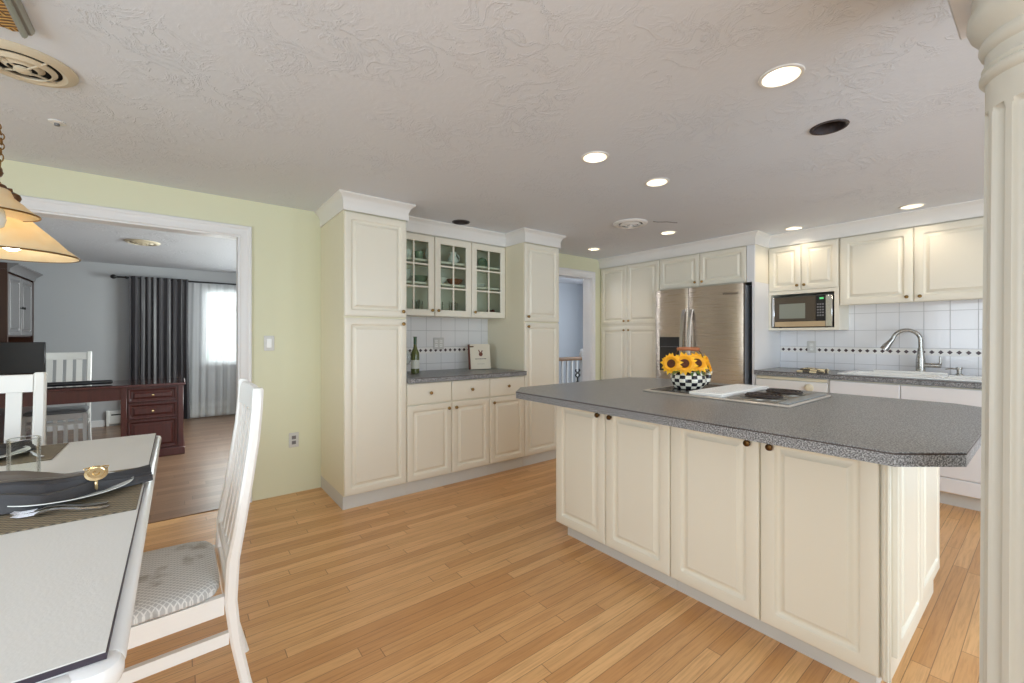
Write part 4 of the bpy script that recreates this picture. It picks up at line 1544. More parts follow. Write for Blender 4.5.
cd = Vector((-0.87, -0.49, 0)).normalized()   # towards the viewer
rt = Vector((0.787, -0.617, 0))
S0 = pc + Z_ * 0.143
sunflower(S0 - rt * 0.098 + cd * 0.025 + Z_ * 0.004, cd + Z_ * 0.25 - rt * 0.55, 0.068, 'leftmost sunflower in the checked pot, turned to the left', 1)
sunflower(S0 - rt * 0.022 + cd * 0.058 + Z_ * 0.006, cd + Z_ * 0.35 - rt * 0.1, 0.072, 'sunflower facing forward in the checked pot, second from the left', 2)
sunflower(S0 + rt * 0.050 + cd * 0.045 + Z_ * 0.008, cd + Z_ * 0.4 + rt * 0.35, 0.072, 'sunflower with a dark centre in the checked pot, third from left', 3)
sunflower(S0 + rt * 0.112 + cd * 0.012 + Z_ * 0.0, cd * 0.4 + Z_ * 0.3 + rt * 1.0, 0.064, 'rightmost sunflower in the checked pot, seen from the side', 4)
sunflower(S0 + Z_ * 0.015 - cd * 0.045 - rt * 0.01, Z_ + cd * 0.35, 0.055, 'sunflower at the back of the checked pot, facing up', 5)
t = thing('leaf_spray', 'green leaves hanging over the rim of the checked pot', 'leaves', pc + Z_ * 0.10)
for k, (a, b_, c_) in enumerate(((0.018, 0.072, 0.098), (0.075, 0.055, 0.096), (0.105, 0.02, 0.10), (-0.07, 0.06, 0.102), (0.05, 0.075, 0.104))):
    base = pc + rt * a * 0.6 + cd * b_ * 0.6 + Z_ * (c_ + 0.016)
    tip = pc + rt * a * 1.35 + cd * b_ * 1.5 + Z_ * (c_ - 0.02)
    ax = (tip - base)
    sd = ax.cross(Z_).normalized()
    mid = base + ax * 0.5 + Z_ * 0.008
    mb = MB()
    mb.extrude([base, base + ax * 0.3 + sd * 0.016 + Z_ * 0.005, mid + ax * 0.1 + sd * 0.014, tip, mid + ax * 0.1 - sd * 0.014, base + ax * 0.3 - sd * 0.016 + Z_ * 0.005], Z_ * 0.001)
    obj('leaf', mb, 'leaf_green', t)

# ------------------------------------------------------------------ fluted column
t = thing('column', 'tall off-white fluted column at the right edge by the island', 'column', (1.64, 0.004, 0))
t['kind'] = 'thing'
ccx, ccy = 1.64, 0.004
NF, ph = 14, math.radians(130.4)


def shaft(u, v):
    z0, z1 = 0.16, 1.835
    zs = [0, .02, .028, .034, .04, .046, .05, .06, .1, .2, .3, .4, .5, .6, .7, .8, .9, .94, .955, .962, .968, .974, .98, .986, .992, 1]
    i = int(round(v * (len(zs) - 1)))
    z = z0 + (z1 - z0) * zs[i]
    a = 2 * PI * u
    r = 0.119 - 0.011 * (z / 1.85) ** 1.3
    st = 2 * PI / NF
    da = ((a - ph + st / 2) % st - st / 2)
    hw = st * 0.33
    x = da / hw
    w = r * hw
    e = 0
    zt, zb_ = 1.80, 0.22
    if z > zt - w:
        e = (z - (zt - w)) / w
    elif z < zb_ + w:
        e = ((zb_ + w) - z) / w
    q = 1 - x * x - e * e
    dep = 0.013 * math.sqrt(q) if q > 0 else 0
    r -= dep
    return (ccx + r * math.cos(a), ccy + r * math.sin(a), z)


mb = MB()
mb.grid(shaft, NF * 18, 26, True)
obj('shaft', mb, 'column_paint', t)
obj('capital', MB().lathe([(0.108, 1.835), (0.108, 1.872), (0.114, 1.876), (0.119, 1.884), (0.119, 1.892), (0.115, 1.899), (0.111, 1.902), (0.114, 1.906), (0.115, 1.912), (0.110, 1.918), (0.109, 1.945), (0.116, 1.950),
                           (0.120, 1.962), (0.119, 1.972), (0.115, 1.980), (0.122, 1.990), (0.135, 2.010), (0.141, 2.030), (0.140, 2.05), (0.132, 2.062), (0.132, 2.0995)], (ccx, ccy, 0), 64), 'column_paint', t)
obj('base', MB().box(ccx - 0.15, ccx + 0.15, ccy - 0.15, ccy + 0.15, 0, 0.05, 0.004).lathe([(0.14, 0.05), (0.145, 0.07), (0.14, 0.095), (0.13, 0.105), (0.134, 0.125), (0.128, 0.145), (0.12, 0.16)], (ccx, ccy, 0), 64), 'column_paint', t)


# ------------------------------------------------------------------ recessed lights, vents
def can(x, y, lit, label):
    t = thing('recessed_light', label, 'ceiling light', (x, y, CEIL), 'recessed ceiling lights')
    obj('trim_ring', MB().lathe([(RCAN - 0.001, 0.0), (RCAN - 0.001, -0.005), (RCAN + 0.004, -0.007), (RCAN + 0.011, -0.005), (RCAN + 0.013, -0.0005)], (x, y, CEIL), 36, cap0=False, cap1=False), 'crown_paint' if lit else 'can_dark', t)
    mb = MB().lathe([(RCAN - 0.001, -0.003), (RCAN - 0.006, 0.03), (RCAN - 0.014, 0.075), (RCAN - 0.016, 0.11)], (x, y, CEIL), 36, cap0=False, cap1=True)
    obj('baffle', mb, 'can_baffle' if lit else 'can_dark', t)
    mb = MB().lathe([(0.02, 0.109), (0.03, 0.100), (0.044, 0.064), (0.042, 0.056), (0.025, 0.050), (0.004, 0.048)], (x, y, CEIL), 24)
    obj('bulb', mb, 'can_bulb' if lit else 'grey_plastic', t)
    if lit:
        d = bpy.data.lights.new('can_lamp', 'SPOT')
        d.energy = 6
        d.color = (1.0, 0.83, 0.62)
        d.spot_size = math.radians(128)
        d.spot_blend = 0.6
        d.shadow_soft_size = 0.045
        o = bpy.data.objects.new('can_lamp', d)
        C.objects.link(o)
        o.parent = t
        o.location = (0, 0, -0.004)
    return t


CL = ['lit recessed light nearest the viewer, over the island beside an unlit one', 'left one of the two lit recessed lights close together in mid ceiling', 'right one of the two lit recessed lights close together in mid ceiling',
      'lit recessed light nearest the hall doorway', 'lit recessed light in front of the cabinet above the refrigerator', 'lit recessed light washing the microwave cabinet', 'lit recessed light washing the wide cabinet doors over the sink']
for (x, y), l in zip(CANS_LIT, CL):
    can(x, y, True, l)
for (x, y), l in zip(CANS_OFF, ('unlit dark recessed light over the island', 'unlit dark recessed light in front of the glass-front cabinets')):
    can(x, y, False, l)


def diffuser(x, y, z, r, label, mat, tilt=0):
    t = thing('air_vent', label, 'air vent', (x, y, z), 'round ceiling air vents')
    obj('outer_ring', MB().lathe([(r * 0.70, -0.012), (r * 0.80, -0.020), (r * 0.92, -0.016), (r, -0.006), (r, -0.0005)], (x, y, z), 40, cap0=False, cap1=False), mat, t)
    obj('duct', MB().lathe([(r * 0.76, -0.002), (r * 0.74, -0.003), (0.002, -0.003)], (x, y, z), 32), 'dark_gap', t)
    for a, b_ in ((0.50, 0.60), (0.26, 0.38)):
        obj('cone_ring', MB().lathe([(r * b_, -0.010), (r * b_ * 1.03, -0.014), (r * a * 1.02, -0.026), (r * a, -0.022)], (x, y, z), 36, cap0=False, cap1=False), mat, t)
    obj('hub', MB().lathe([(r * 0.16, -0.024), (r * 0.16, -0.032), (r * 0.1, -0.038), (r * 0.03, -0.039)], (x, y, z), 20), mat, t)
    mb = MB()
    for k in range(4):
        a = PI / 4 + k * PI / 2
        mb.cyl((x + r * 0.12 * math.cos(a), y + r * 0.12 * math.sin(a), z - 0.027), (x + r * 0.72 * math.cos(a), y + r * 0.72 * math.sin(a), z - 0.013), 0.004, n=6)
    obj('strut', mb, mat, t)


diffuser(-0.455, 2.37, CEIL, 0.148, 'large cream round air vent on the ceiling above the table', 'vent_cream')
diffuser(3.19, 2.35, CEIL, 0.15, 'round white air vent among the recessed lights', 'crown_paint')
diffuser(-0.30, 6.05, CEIL, 0.15, 'round air vent on the office ceiling', 'vent_cream')
t = thing('ceiling_hook', 'small white hook plate on ceiling above the yellow wall', 'hook', (-0.452, 2.925, CEIL))
obj('plate', MB().lathe([(0.030, -0.0005), (0.030, -0.004), (0.012, -0.008)], (-0.452, 2.925, CEIL), 18), 'white_plastic', t)
obj('screw', MB().lathe([(0.010, -0.008), (0.010, -0.018), (0.004, -0.02)], (-0.452, 2.925, CEIL), 12), 'grey_plastic', t)
mb = MB().tube([(3.30 + 0.05 * k, 2.19 - 0.03 * k + 0.01 * math.sin(k * 2.1), CEIL - 0.003) for k in range(5)], 0.003, 6)
tag(obj('ceiling_wire', mb, 'label_grey', None, (3.3, 2.19, CEIL - 0.003)), 'short loose wire on ceiling beside the white air vent', 'wire')

# gilt panel with silver moulding on the ceiling, top left
t = thing('ceiling_panel', 'gilt carved panel with silver moulding on ceiling, top left corner', 'ceiling panel', (-0.6, 1.9, CEIL))
n = 24
far = [(-0.405 - 0.40 * k / n, 2.078 + 0.010 * math.sin(k * 1.1) + 0.006 * math.sin(k * 2.7)) for k in range(n + 1)]
obj('carving', MB().prism([(-0.405, 1.55)] + far + [(-0.805, 1.55)], CEIL - 0.028, CEIL - 0.0005), 'gilt_carving', t)
for sx_, x0 in ((1, -0.4045), (-1, -0.8055)):
    mb = MB()
    pr = [(0.0, -0.0005), (0.0, -0.034), (0.006, -0.036), (0.012, -0.030), (0.014, -0.022), (0.022, -0.020), (0.028, -0.010), (0.030, -0.0005)]
    mb.rings([[(x0 + sx_ * a, y, CEIL + b_) for a, b_ in pr] for y in (1.55, 2.10)])
    obj('moulding', mb, 'silver_gilt', t)

# ------------------------------------------------------------------ chandelier
t = thing('chandelier', 'two-tier hanging lamp with amber glass shades over the table', 'chandelier', (-0.60, 2.42, CEIL))
hx, hy = -0.675, 2.465
obj('canopy', MB().lathe([(0.045, -0.0005), (0.045, -0.012), (0.03, -0.028), (0.008, -0.034)], (hx, hy, CEIL), 24), 'antique_gold', t)
path = [Vector((hx, hy, CEIL - 0.034)), Vector((-0.590, 2.455, 2.13)), Vector((-0.530, 2.452, 2.02)), Vector((-0.524, 2.44, 1.92)), Vector((-0.532, 2.44, 1.80))]


def along(P, u):
    n = len(P) - 1
    i = min(int(u * n), n - 1)
    f = u * n - i
    a, b_, c_, d_ = P[max(i - 1, 0)], P[i], P[i + 1], P[min(i + 2, n)]
    return 0.5 * ((2 * b_) + (c_ - a) * f + (2 * a - 5 * b_ + 4 * c_ - d_) * f * f + (3 * b_ - a - 3 * c_ + d_) * f ** 3)


mb = MB()
NL = 20
for k in range(NL):
    p0, p1 = along(path, k / NL), along(path, (k + 1) / NL)
    d = (p1 - p0)
    L = d.length * 0.66
    d.normalize()
    sd = Vector((1, 0, 0)) if k % 2 else Vector((0, 1, 0))
    sd = (sd - d * sd.dot(d)).normalized()
    c = (p0 + p1) / 2
    mb.tube([c + d * L * math.cos(2 * PI * q / 12) + sd * 0.008 * math.sin(2 * PI * q / 12) for q in range(13)], 0.0022, 6)
obj('chain', mb, 'antique_gold', t)
L0 = Vector((-0.494, 2.43, 0))
U0 = Vector((-0.508, 2.28, 0))
H0 = Vector((-0.532, 2.44, 0))
obj('stem', MB().lathe([(0.004, 1.80), (0.013, 1.795), (0.013, 1.77), (0.007, 1.76), (0.007, 1.72), (0.018, 1.71), (0.018, 1.69), (0.006, 1.68)], (H0.x - 0.06, H0.y, 0), 16).tube([H0 + Z_ * 1.80, H0 + Vector((-0.03, 0, 1.81)), H0 + Vector((-0.06, 0, 1.795))], 0.004, 8), 'bronze', t)


def shade(c, zr, R, h_, lamp):
    s = R / 0.17
    prof = [(0.022, h_), (0.030, h_ - 0.004), (0.042, h_ * 0.86), (0.075 * s, h_ * 0.62), (0.110 * s, h_ * 0.40), (0.140 * s, h_ * 0.18), (R, 0.004), (R + 0.003, 0.0), (R - 0.002, -0.002)]
    inner = [(r - 0.005, z - 0.003) for r, z in prof[-3::-1]]
    b = MB().lathe(prof + [(R - 0.005, 0.002)] + inner[0:], (c.x, c.y, zr), 44, cap0=False, cap1=False)
    sh = obj('shade', b, 'amber_glass', t)
    obj('rim', MB().tube([(c.x + R * math.cos(2 * PI * k / 44), c.y + R * math.sin(2 * PI * k / 44), zr) for k in range(45)], 0.0032, 8), 'antique_gold', sh)
    obj('holder', MB().lathe([(0.034, h_ - 0.012), (0.036, h_ - 0.006), (0.032, h_ + 0.004), (0.018, h_ + 0.012), (0.014, h_ + 0.022), (0.012, h_ + 0.026), (0.022, h_ + 0.036), (0.026, h_ + 0.048), (0.022, h_ + 0.060), (0.008, h_ + 0.068)], (c.x, c.y, zr), 24), 'bronze', sh)
    obj('bulb', MB().lathe([(0.013, h_ - 0.03), (0.014, h_ - 0.05), (0.028, h_ - 0.085), (0.033, h_ - 0.115), (0.027, h_ - 0.140), (0.012, h_ - 0.152), (0.002, h_ - 0.154)], (c.x, c.y, zr), 20), 'pendant_bulb' if lamp else 'ceramic_white', sh)
    return sh


shade(L0, 1.548, 0.182, 0.165, 3.0)
shade(U0, 1.668, 0.113, 0.095, 0)
obj('arm', MB().tube([H0 + Vector((-0.06, 0, 1.70)), H0 + Vector((-0.03, 0, 1.80)), L0 + Z_ * 1.79, L0 + Z_ * 1.778], 0.005, 8), 'bronze', t)
obj('arm', MB().tube([H0 + Vector((-0.06, 0, 1.70)), H0 + Vector((-0.05, -0.06, 1.84)), U0 + Z_ * 1.835, U0 + Z_ * 1.82], 0.005, 8), 'bronze', t)

# ------------------------------------------------------------------ dining table
TX0, TX1, TY0, TY1 = -1.16, -0.066, 0.865, 2.83
t = thing('dining_table', 'white dining table with a pale inset top', 'table', ((TX0 + TX1) / 2, (TY0 + TY1) / 2, 0))
obj('top_panel', MB().box(TX0 + 0.038, TX1 - 0.022, TY0 + 0.04, TY1 - 0.032, 0.748, 0.7502), 'table_inlay', t)
obj('panel_edge', MB().box(TX0 + 0.0365, TX1 - 0.0205, TY0 + 0.0385, TY1 - 0.0305, 0.7385, 0.7478), 'inlay_edge', t)
mb = MB()
mb.box(TX1 - 0.045, TX1, TY0 + 0.05, TY1 - 0.05, 0.702, 0.7375, 0.015, 3)
mb.box(TX1 - 0.07, TX1 - 0.046, TY0 + 0.05, TY1 - 0.05, 0.66, 0.7195)
mb.box(TX0, TX0 + 0.045, TY0 + 0.05, TY1 - 0.05, 0.66, 0.7375, 0.016, 3)
mb.box(TX0 + 0.05, TX1 - 0.05, TY0 + 0.006, TY0 + 0.045, 0.66, 0.7375, 0.012, 3)
mb.box(TX0 + 0.05, TX1 - 0.05, TY1 - 0.045, TY1 - 0.006, 0.66, 0.7375, 0.012, 3)
mb.box(TX0 + 0.04, TX1 - 0.04, TY0 + 0.04, TY1 - 0.04, 0.72, 0.738)
for x, y in ((TX1 - 0.036, TY0 + 0.041), (TX0 + 0.036, TY0 + 0.041), (TX1 - 0.036, TY1 - 0.041), (TX0 + 0.036, TY1 - 0.041)):
    mb.lathe([(0.025, 0.70), (0.033, 0.704), (0.036, 0.714), (0.036, 0.726), (0.032, 0.735), (0.024, 0.7378)], (x, y, 0), 28)
obj('apron', mb, 'table_white', t)
for x, y in ((TX1 - 0.23, TY0 + 0.25), (TX0 + 0.09, TY0 + 0.25), (TX1 - 0.23, TY1 - 0.25), (TX0 + 0.09, TY1 - 0.25)):
    obj('leg', MB().lathe([(0.022, 0), (0.026, 0.01), (0.030, 0.35), (0.036, 0.62), (0.037, 0.7195)], (x, y, 0), 24), 'table_white', t)


# ------------------------------------------------------------------ chairs (local frame: rear seat edge at x=0, faces +x)
def make_chair(name, label, cushion, front_skirt=False):
    t = thing(name, label, 'chair', (0, 0, 0), local=True)
    W = 0.215
    zr = [(0.0, -0.076), (0.08, -0.056), (0.15, -0.038), (0.295, -0.011), (0.423, 0.0), (0.545, -0.006), (0.664, -0.025), (0.785, -0.043), (0.908, -0.060), (1.0, -0.068), (1.066, -0.071)]
    for s in (-1, 1):
        lo = []
        for z, x in zr:
            th = 0.034 if 0.3 < z < 0.6 else 0.030
            w = 0.040 if z > 0.4 else 0.030 + 0.010 * z / 0.4
            y0 = s * W
            y1 = s * (W - w)
            b = 0.007
            pts = [(x, y0 - s * b), (x + b, y0), (x + th - b, y0), (x + th, y0 - s * b), (x + th, y1 + s * b), (x + th - b, y1), (x + b, y1), (x, y1 + s * b)]
            lo.append([(p[0], p[1], z) for p in pts])
        lo.append([(p[0] * 0.8 - 0.071 * 0.2 + 0.003, p[1] * 0.8 + s * (W - 0.02) * 0.2, 1.072) for p in lo[-1]])
        obj('back_post', MB().rings(lo), 'chair_white', t)

    def xr(z):
        for (z0, a), (z1, b) in zip(zr, zr[1:]):
            if z0 <= z <= z1:
                return a + (b - a) * (z - z0) / (z1 - z0)
        return zr[-1][1]
    # top rail, slightly dished
    mb = MB()
    lo = []
    for k in range(9):
        y = -(W - 0.041) + 2 * (W - 0.041) * k / 8
        d = -0.012 * (1 - (2 * k / 8 - 1) ** 2)
        lo.append([(xr(z) + d + o, y, z + zo) for z, o, zo in ((0.985, 0.004, 0), (0.985, 0.027, 0), (1.045, 0.027, 0), (1.062, 0.022, 0), (1.064, 0.008, 0), (1.05, 0.003, 0))])
    obj('top_rail', mb.rings(lo), 'chair_white', t)
    mb = MB()
    obj('lower_rail', MB().box(0.002, 0.026, -(W - 0.041), W - 0.041, 0.505, 0.54, 0.004), 'chair_white', t)
    for k in range(4):
        yc = -0.115 + 0.23 * k / 3
        lo = []
        for q in range(10):
            z = 0.541 + (0.984 - 0.541) * q / 9
            d = -0.010 * math.sin(PI * q / 9) * 0.4 - 0.009 * q / 9
            x = xr(z) + 0.010 + d * 0.5
            lo.append([(x, yc - 0.024, z), (x + 0.012, yc - 0.024, z), (x + 0.012, yc + 0.024, z), (x, yc + 0.024, z)])
        obj('slat', MB().rings(lo), 'chair_white' if front_skirt else 'chair_white', t)
    D = 0.43
    WF = 0.235
    # seat rails
    for s in (-1, 1):
        y0, y1 = s * (W - 0.008), s * (WF - 0.006)
        mb = MB().rings([[(0.034, y0, 0.388), (0.034, y0 - s * 0.022, 0.388), (0.034, y0 - s * 0.022, 0.444), (0.034, y0, 0.444)],
                         [(D - 0.036, y1, 0.388), (D - 0.036, y1 - s * 0.022, 0.388), (D - 0.036, y1 - s * 0.022, 0.444), (D - 0.036, y1, 0.444)]])
        obj('seat_rail', mb, 'chair_white', t)
        obj('leg', MB().rings([[(D - 0.035 + a, s * (WF - 0.0) - s * b, 0.0) for a, b in ((0.004, 0.004), (0.028, 0.004), (0.028, 0.030), (0.004, 0.030))],
                               [(D - 0.035 + a, s * WF - s * b, 0.445) for a, b in ((0, 0), (0.034, 0), (0.034, 0.036), (0, 0.036))]]), 'chair_white', t)
        z = 0.312
        mb = MB().rings([[(0.022, s * (W - 0.006), z - 0.018), (0.022, s * (W - 0.024), z - 0.018), (0.022, s * (W - 0.024), z + 0.018), (0.022, s * (W - 0.006), z + 0.018)],
                         [(D - 0.034, s * (WF - 0.008), z - 0.018), (D - 0.034, s * (WF - 0.026), z - 0.018), (D - 0.034, s * (WF - 0.026), z + 0.018), (D - 0.034, s * (WF - 0.008), z + 0.018)]])
        obj('stretcher', mb, 'chair_white', t)
    obj('seat_rail', MB().box(D - 0.026, D - 0.004, -(WF - 0.037), WF - 0.037, 0.388, 0.444, 0.003), 'chair_white', t)
    obj('seat_rail', MB().box(0.008, 0.028, -(W - 0.041), W - 0.041, 0.388, 0.444, 0.003), 'chair_white', t)
    if front_skirt:
        for k in range(5):
            y = -0.15 + 0.075 * k
            obj('front_slat', MB().box(D - 0.022, D - 0.008, y - 0.016, y + 0.016, 0.10, 0.387, 0.002), 'chair_white', t)
        obj('stretcher', MB().box(D - 0.024, D - 0.006, -(WF - 0.037), WF - 0.037, 0.33, 0.36, 0.002), 'chair_white', t)
        obj('stretcher', MB().box(D - 0.024, D - 0.006, -(WF - 0.037), WF - 0.037, 0.068, 0.0995, 0.002), 'chair_white', t)
    # cushion, pillowed
    n = 40
    lo = []
    for zz, sc in ((0.4455, 0.97), (0.452, 1.0), (0.464, 1.0), (0.474, 0.97), (0.481, 0.90), (0.485, 0.75), (0.487, 0.4), (0.4875, 0.05)):
        lp = []
        for q in range(n):
            a = 2 * PI * q / n
            ca, sa = math.cos(a), math.sin(a)
            r = 1 / (abs(ca) ** 7 + abs(sa) ** 7) ** (1 / 7)
            x = 0.236 + 0.196 * r * ca * sc
            w = (W - 0.004) + (WF - W) * (x / D)
            lp.append((x, w * r * sa * sc, zz))
        lo.append(lp)
    obj('cushion', MB().rings(lo), cushion, t)
    return t


ch = make_chair('dining_chair', 'white slat-back dining chair with lattice-patterned seat beside the table', 'seat_cloth')
ch.location = (0.145, 1.77, 0)
ch.rotation_euler = (0, 0, PI)
c2 = place(ch, (-0.695, 2.835, 0), -PI / 2, 'white slat-back chair at the far head of the table')
c3 = make_chair('desk_chair', 'white slat-back chair with a grey seat behind the red-brown desk', 'grey_seat', True)
c3.location = (-0.985, 6.70, 0)
c3.rotation_euler = (0, 0, -PI / 2)

# ------------------------------------------------------------------ on the table
TT = 0.7504
def mat_(x0, x1, y0, y1, label):
    return tag(obj('placemat', MB().box(x0, x1, y0, y1, TT, TT + 0.003, 0.001), 'placemat_weave', None, ((x0 + x1) / 2, (y0 + y1) / 2, TT)), label, 'placemat', 'woven placemats')


mat_(-0.425, -0.092, 1.592, 2.092, 'woven dark placemat at the near setting beside the pulled-up chair')
mat_(-0.86, -0.392, 2.44, 2.775, 'woven dark placemat at the far head of the table')
TM = TT + 0.0032


def dinner_plate(x, y, label):
    mb = MB().lathe([(0.07, 0.0), (0.085, 0.001), (0.10, 0.008), (0.143, 0.019), (0.147, 0.0205), (0.146, 0.0225), (0.10, 0.0115), (0.085, 0.005), (0.03, 0.004)], (x, y, TM), 56)
    return tag(obj('dinner_plate', mb, 'ceramic_white', None, (x, y, TM)), label, 'plate', 'place-setting plates')


dinner_plate(-0.260, 1.858, 'pale round plate under a dark napkin at the near setting')
dinner_plate(-0.625, 2.60, 'pale round plate under a dark napkin at the far setting')


def napkin(x, y, rot, label):
    """cloth napkin gathered through a ring: a short tail on one side, a wide fan on the other"""
    t = thing('napkin', label, 'napkin', (x, y, TM), 'dark cloth napkins', local=True, rotz=rot)
    mb = MB()
    nu, nv = 41, 25

    def f(u, v):
        s = u                       # 0 tail end .. 1 fan end
        L = -0.135 + 0.41 * s       # ring at L = 0
        w = 0.020 + 0.42 * abs(L) if L < 0 else 0.020 + 0.95 * L ** 0.95
        w = min(w, 0.135)
        q = 2 * v - 1
        amp = 0.008 + (0.010 if L > 0 else 0) * min(1, abs(L) * 6) + 0.012 * math.exp(-((L) / 0.07) ** 2) + 0.004 * math.sin(9 * s)
        z = 0.028 + amp * math.cos(PI * 5.0 * q) * (0.5 if L < 0 else 0.8) - 0.016 * q * q + 0.006 * math.sin(PI * 1.3 * q + 5 * s) * min(1, abs(L) * 8)
        rise = 0.006 * math.exp(-(L / 0.06) ** 2) + (0.012 if L > 0 else -0.006) * min(1, abs(L) * 6)
        return Vector((-L, w * q + (0.55 * -L if L < 0 else 0.34 * L), z + rise + 0.004))
    rows = [[f(i / (nu - 1), j / (nv - 1)) for j in range(nv)] for i in range(nu)]
    loops = []
    for r in rows:
        top = r
        bot = [Vector((p.x, p.y, p.z - 0.007)) for p in r[::-1]]
        loops.append(top + bot)
    obj('cloth', mb.rings(loops), 'napkin_cloth', t)
    # upper layer folded over the fan
    loops = []
    for i in range(18):
        s = 0.38 + 0.60 * i / 17
        top, n2 = [], 13
        for j in range(n2):
            v = 0.48 + 0.50 * j / (n2 - 1)
            p = f(s, v)
            top.append(p + Vector((0, 0.006, 0.008 + 0.006 * math.sin(PI * j / (n2 - 1)))))
        loops.append(top + [Vector((p.x, p.y, p.z - 0.005)) for p in top[::-1]])
    obj('fold', MB().rings(loops), 'napkin_edge', t)
    return t


def ring(x, y, z, rot, label):
    t = thing('napkin_ring', label, 'napkin ring', (x, y, z), 'gold napkin rings', local=True, rotz=rot)
    R = 0.031
    obj('band', MB().tube([(0.0, R * math.cos(2 * PI * k / 32), R * math.sin(2 * PI * k / 32) * 0.70) for k in range(33)], 0.0045, 8), 'gold', t)
    # a round medallion with a bow on the upper face, turned to the viewer
    mb = MB().lathe([(0.026, 0), (0.027, 0.003), (0.020, 0.006), (0.018, 0.004), (0.009, 0.004), (0.007, 0.008), (0.002, 0.009)], (0, 0, 0), 24)
    mb.xf(Matrix.Translation((0.0, -0.020, R * 0.7 + 0.009)) @ Matrix.Rotation(0.75, 4, 'X'))
    obj('medallion', mb, 'gold', t)
    mb = MB()
    for s in (-1, 1):
        mb.tube([(s * 0.002, 0.006, R * 0.7 + 0.014), (s * 0.014, 0.010, R * 0.7 + 0.024), (s * 0.028, 0.010, R * 0.7 + 0.022), (s * 0.024, 0.006, R * 0.7 + 0.014), (s * 0.004, 0.004, R * 0.7 + 0.012)], 0.0025, 6)
    obj('bow', mb, 'gold', t)


NR = math.radians(6)
napkin(-0.200, 1.842, NR, 'dark grey cloth napkin spread across the near plate')
ring(-0.200, 1.842, TM + 0.030, NR, 'gold napkin ring on the near dark napkin')
napkin(-0.60, 2.62, math.radians(20), 'dark grey cloth napkin on the far plate')
ring(-0.60, 2.62, TM + 0.030, math.radians(20), 'gold napkin ring on the far dark napkin')


def make_fork(label):
    t = thing('fork', label, 'fork', (0, 0, 0), 'table forks', local=True)
    lo = []
    for x, w, z in ((0, 0.007, 0.003), (0.02, 0.009, 0.002), (0.06, 0.006, 0.004), (0.10, 0.0045, 0.011), (0.125, 0.006, 0.012), (0.137, 0.012, 0.009), (0.15, 0.0135, 0.006)):
        lo.append([(x, -w, z), (x, w, z), (x, w, z + 0.0025), (x, -w, z + 0.0025)])
    obj('handle', MB().rings(lo), 'silver', t)
    mb = MB()
    for k in range(4):
        y = -0.0108 + 0.0072 * k
        mb.tube([(0.149, y, 0.0068), (0.165, y, 0.0045), (0.185, y, 0.004), (0.198, y, 0.0075)], [0.0023, 0.0022, 0.0019, 0.001], 6)
    obj('tines', mb, 'silver', t)
    return t


fa = math.radians(180 - 15)
f1 = make_fork('silver fork at the near placemat, the one touching the plate side')
f1.location = (-0.160, 1.688, TM)
f1.rotation_euler = (0, 0, fa)
# tines point to the left in the picture
place(f1, (-0.154, 1.650, TM), fa - 0.02, 'silver fork at the near placemat, the one nearer the table end')
place(f1, (-0.425, 2.49, TM), math.radians(118), 'silver fork on the far placemat behind the tumbler')

g = thing('tumbler', 'clear straight-sided glass tumbler between the two place settings', 'glass', (-0.417, 2.189, TT))
gx, gy = -0.417, 2.189
mb = MB().lathe([(0.036, 0.0), (0.039, 0.003), (0.0405, 0.135), (0.0375, 0.135), (0.0365, 0.012), (0.01, 0.009)], (gx, gy, TT), 40)
obj('body', mb, 'tumbler_glass', g)
obj('lip', MB().tube([(gx + 0.039 * math.cos(2 * PI * k / 40), gy + 0.039 * math.sin(2 * PI * k / 40), TT + 0.1362) for k in range(41)], 0.0014, 6), 'chrome', g)

# ------------------------------------------------------------------ office
DX0, DX1, DY0, DY1 = -1.88, 0.062, 5.67, 6.36
t = thing('desk', 'red-brown pedestal desk with drawers in the room beyond the opening', 'desk', (-0.9, 6.0, 0))
obj('desk_top', MB().box(DX0, DX1, DY0, DY1, 0.732, 0.752, 0.004), 'mahogany', t)
obj('glass_sheet', MB().box(DX0 + 0.01, DX1 - 0.01, DY0 + 0.01, DY1 - 0.01, 0.7522, 0.758, 0.001), 'desk_glass_top', t)
for x0, x1 in ((-0.445, 0.045), (DX0 + 0.02, -1.28)):
    p = obj('pedestal', MB().box(x0, x1, DY0 + 0.04, DY1 - 0.03, 0.08, 0.731), 'mahogany', t)
    obj('plinth', MB().box(x0 - 0.012, x1 + 0.012, DY0 + 0.016, DY1 - 0.02, 0, 0.0795, 0.004), 'mahogany', t)
    for xs in (x0, x1 - 0.045):
        obj('stile', MB().box(xs, xs + 0.045, DY0 + 0.022, DY0 + 0.0395, 0.0805, 0.731, 0.003), 'mahogany', p)
    for z0, z1 in ((0.575, 0.715), (0.405, 0.56), (0.095, 0.39)):
        d = obj('drawer', MB().panel((x0 + 0.052, DY0 + 0.0395, z0), X_, -Y_, x1 - x0 - 0.104, z1 - z0, 0.016, 0.022), 'mahogany', t)
        if z0 > 0.3:
            xm = (x0 + x1) / 2
            knob((xm, DY0 + 0.0235, (z0 + z1) / 2), '-y', d, 'gold', 0.012)
obj('apron', MB().box(-1.2795, -0.4455, DY0 + 0.03, DY0 + 0.05, 0.61, 0.731), 'mahogany', t)
DT = 0.7585
mb = MB().tube([(-1.18, 5.86, DT + 0.026), (-1.17, 5.86, DT + 0.026), (-0.53, 5.86, DT + 0.026), (-0.515, 5.86, DT + 0.026)], [0.014, 0.025, 0.025, 0.014], 16)
mb.xf(Matrix.Translation((0, 0, DT + 0.026)) @ Matrix.Diagonal((1, 1, 0.85, 1)) @ Matrix.Translation((0, 0, -DT - 0.026)))
tag(obj('speaker_bar', mb, 'black_plastic', None, (-0.85, 5.86, DT)), 'long black bar lying on the desk top', 'speaker bar')
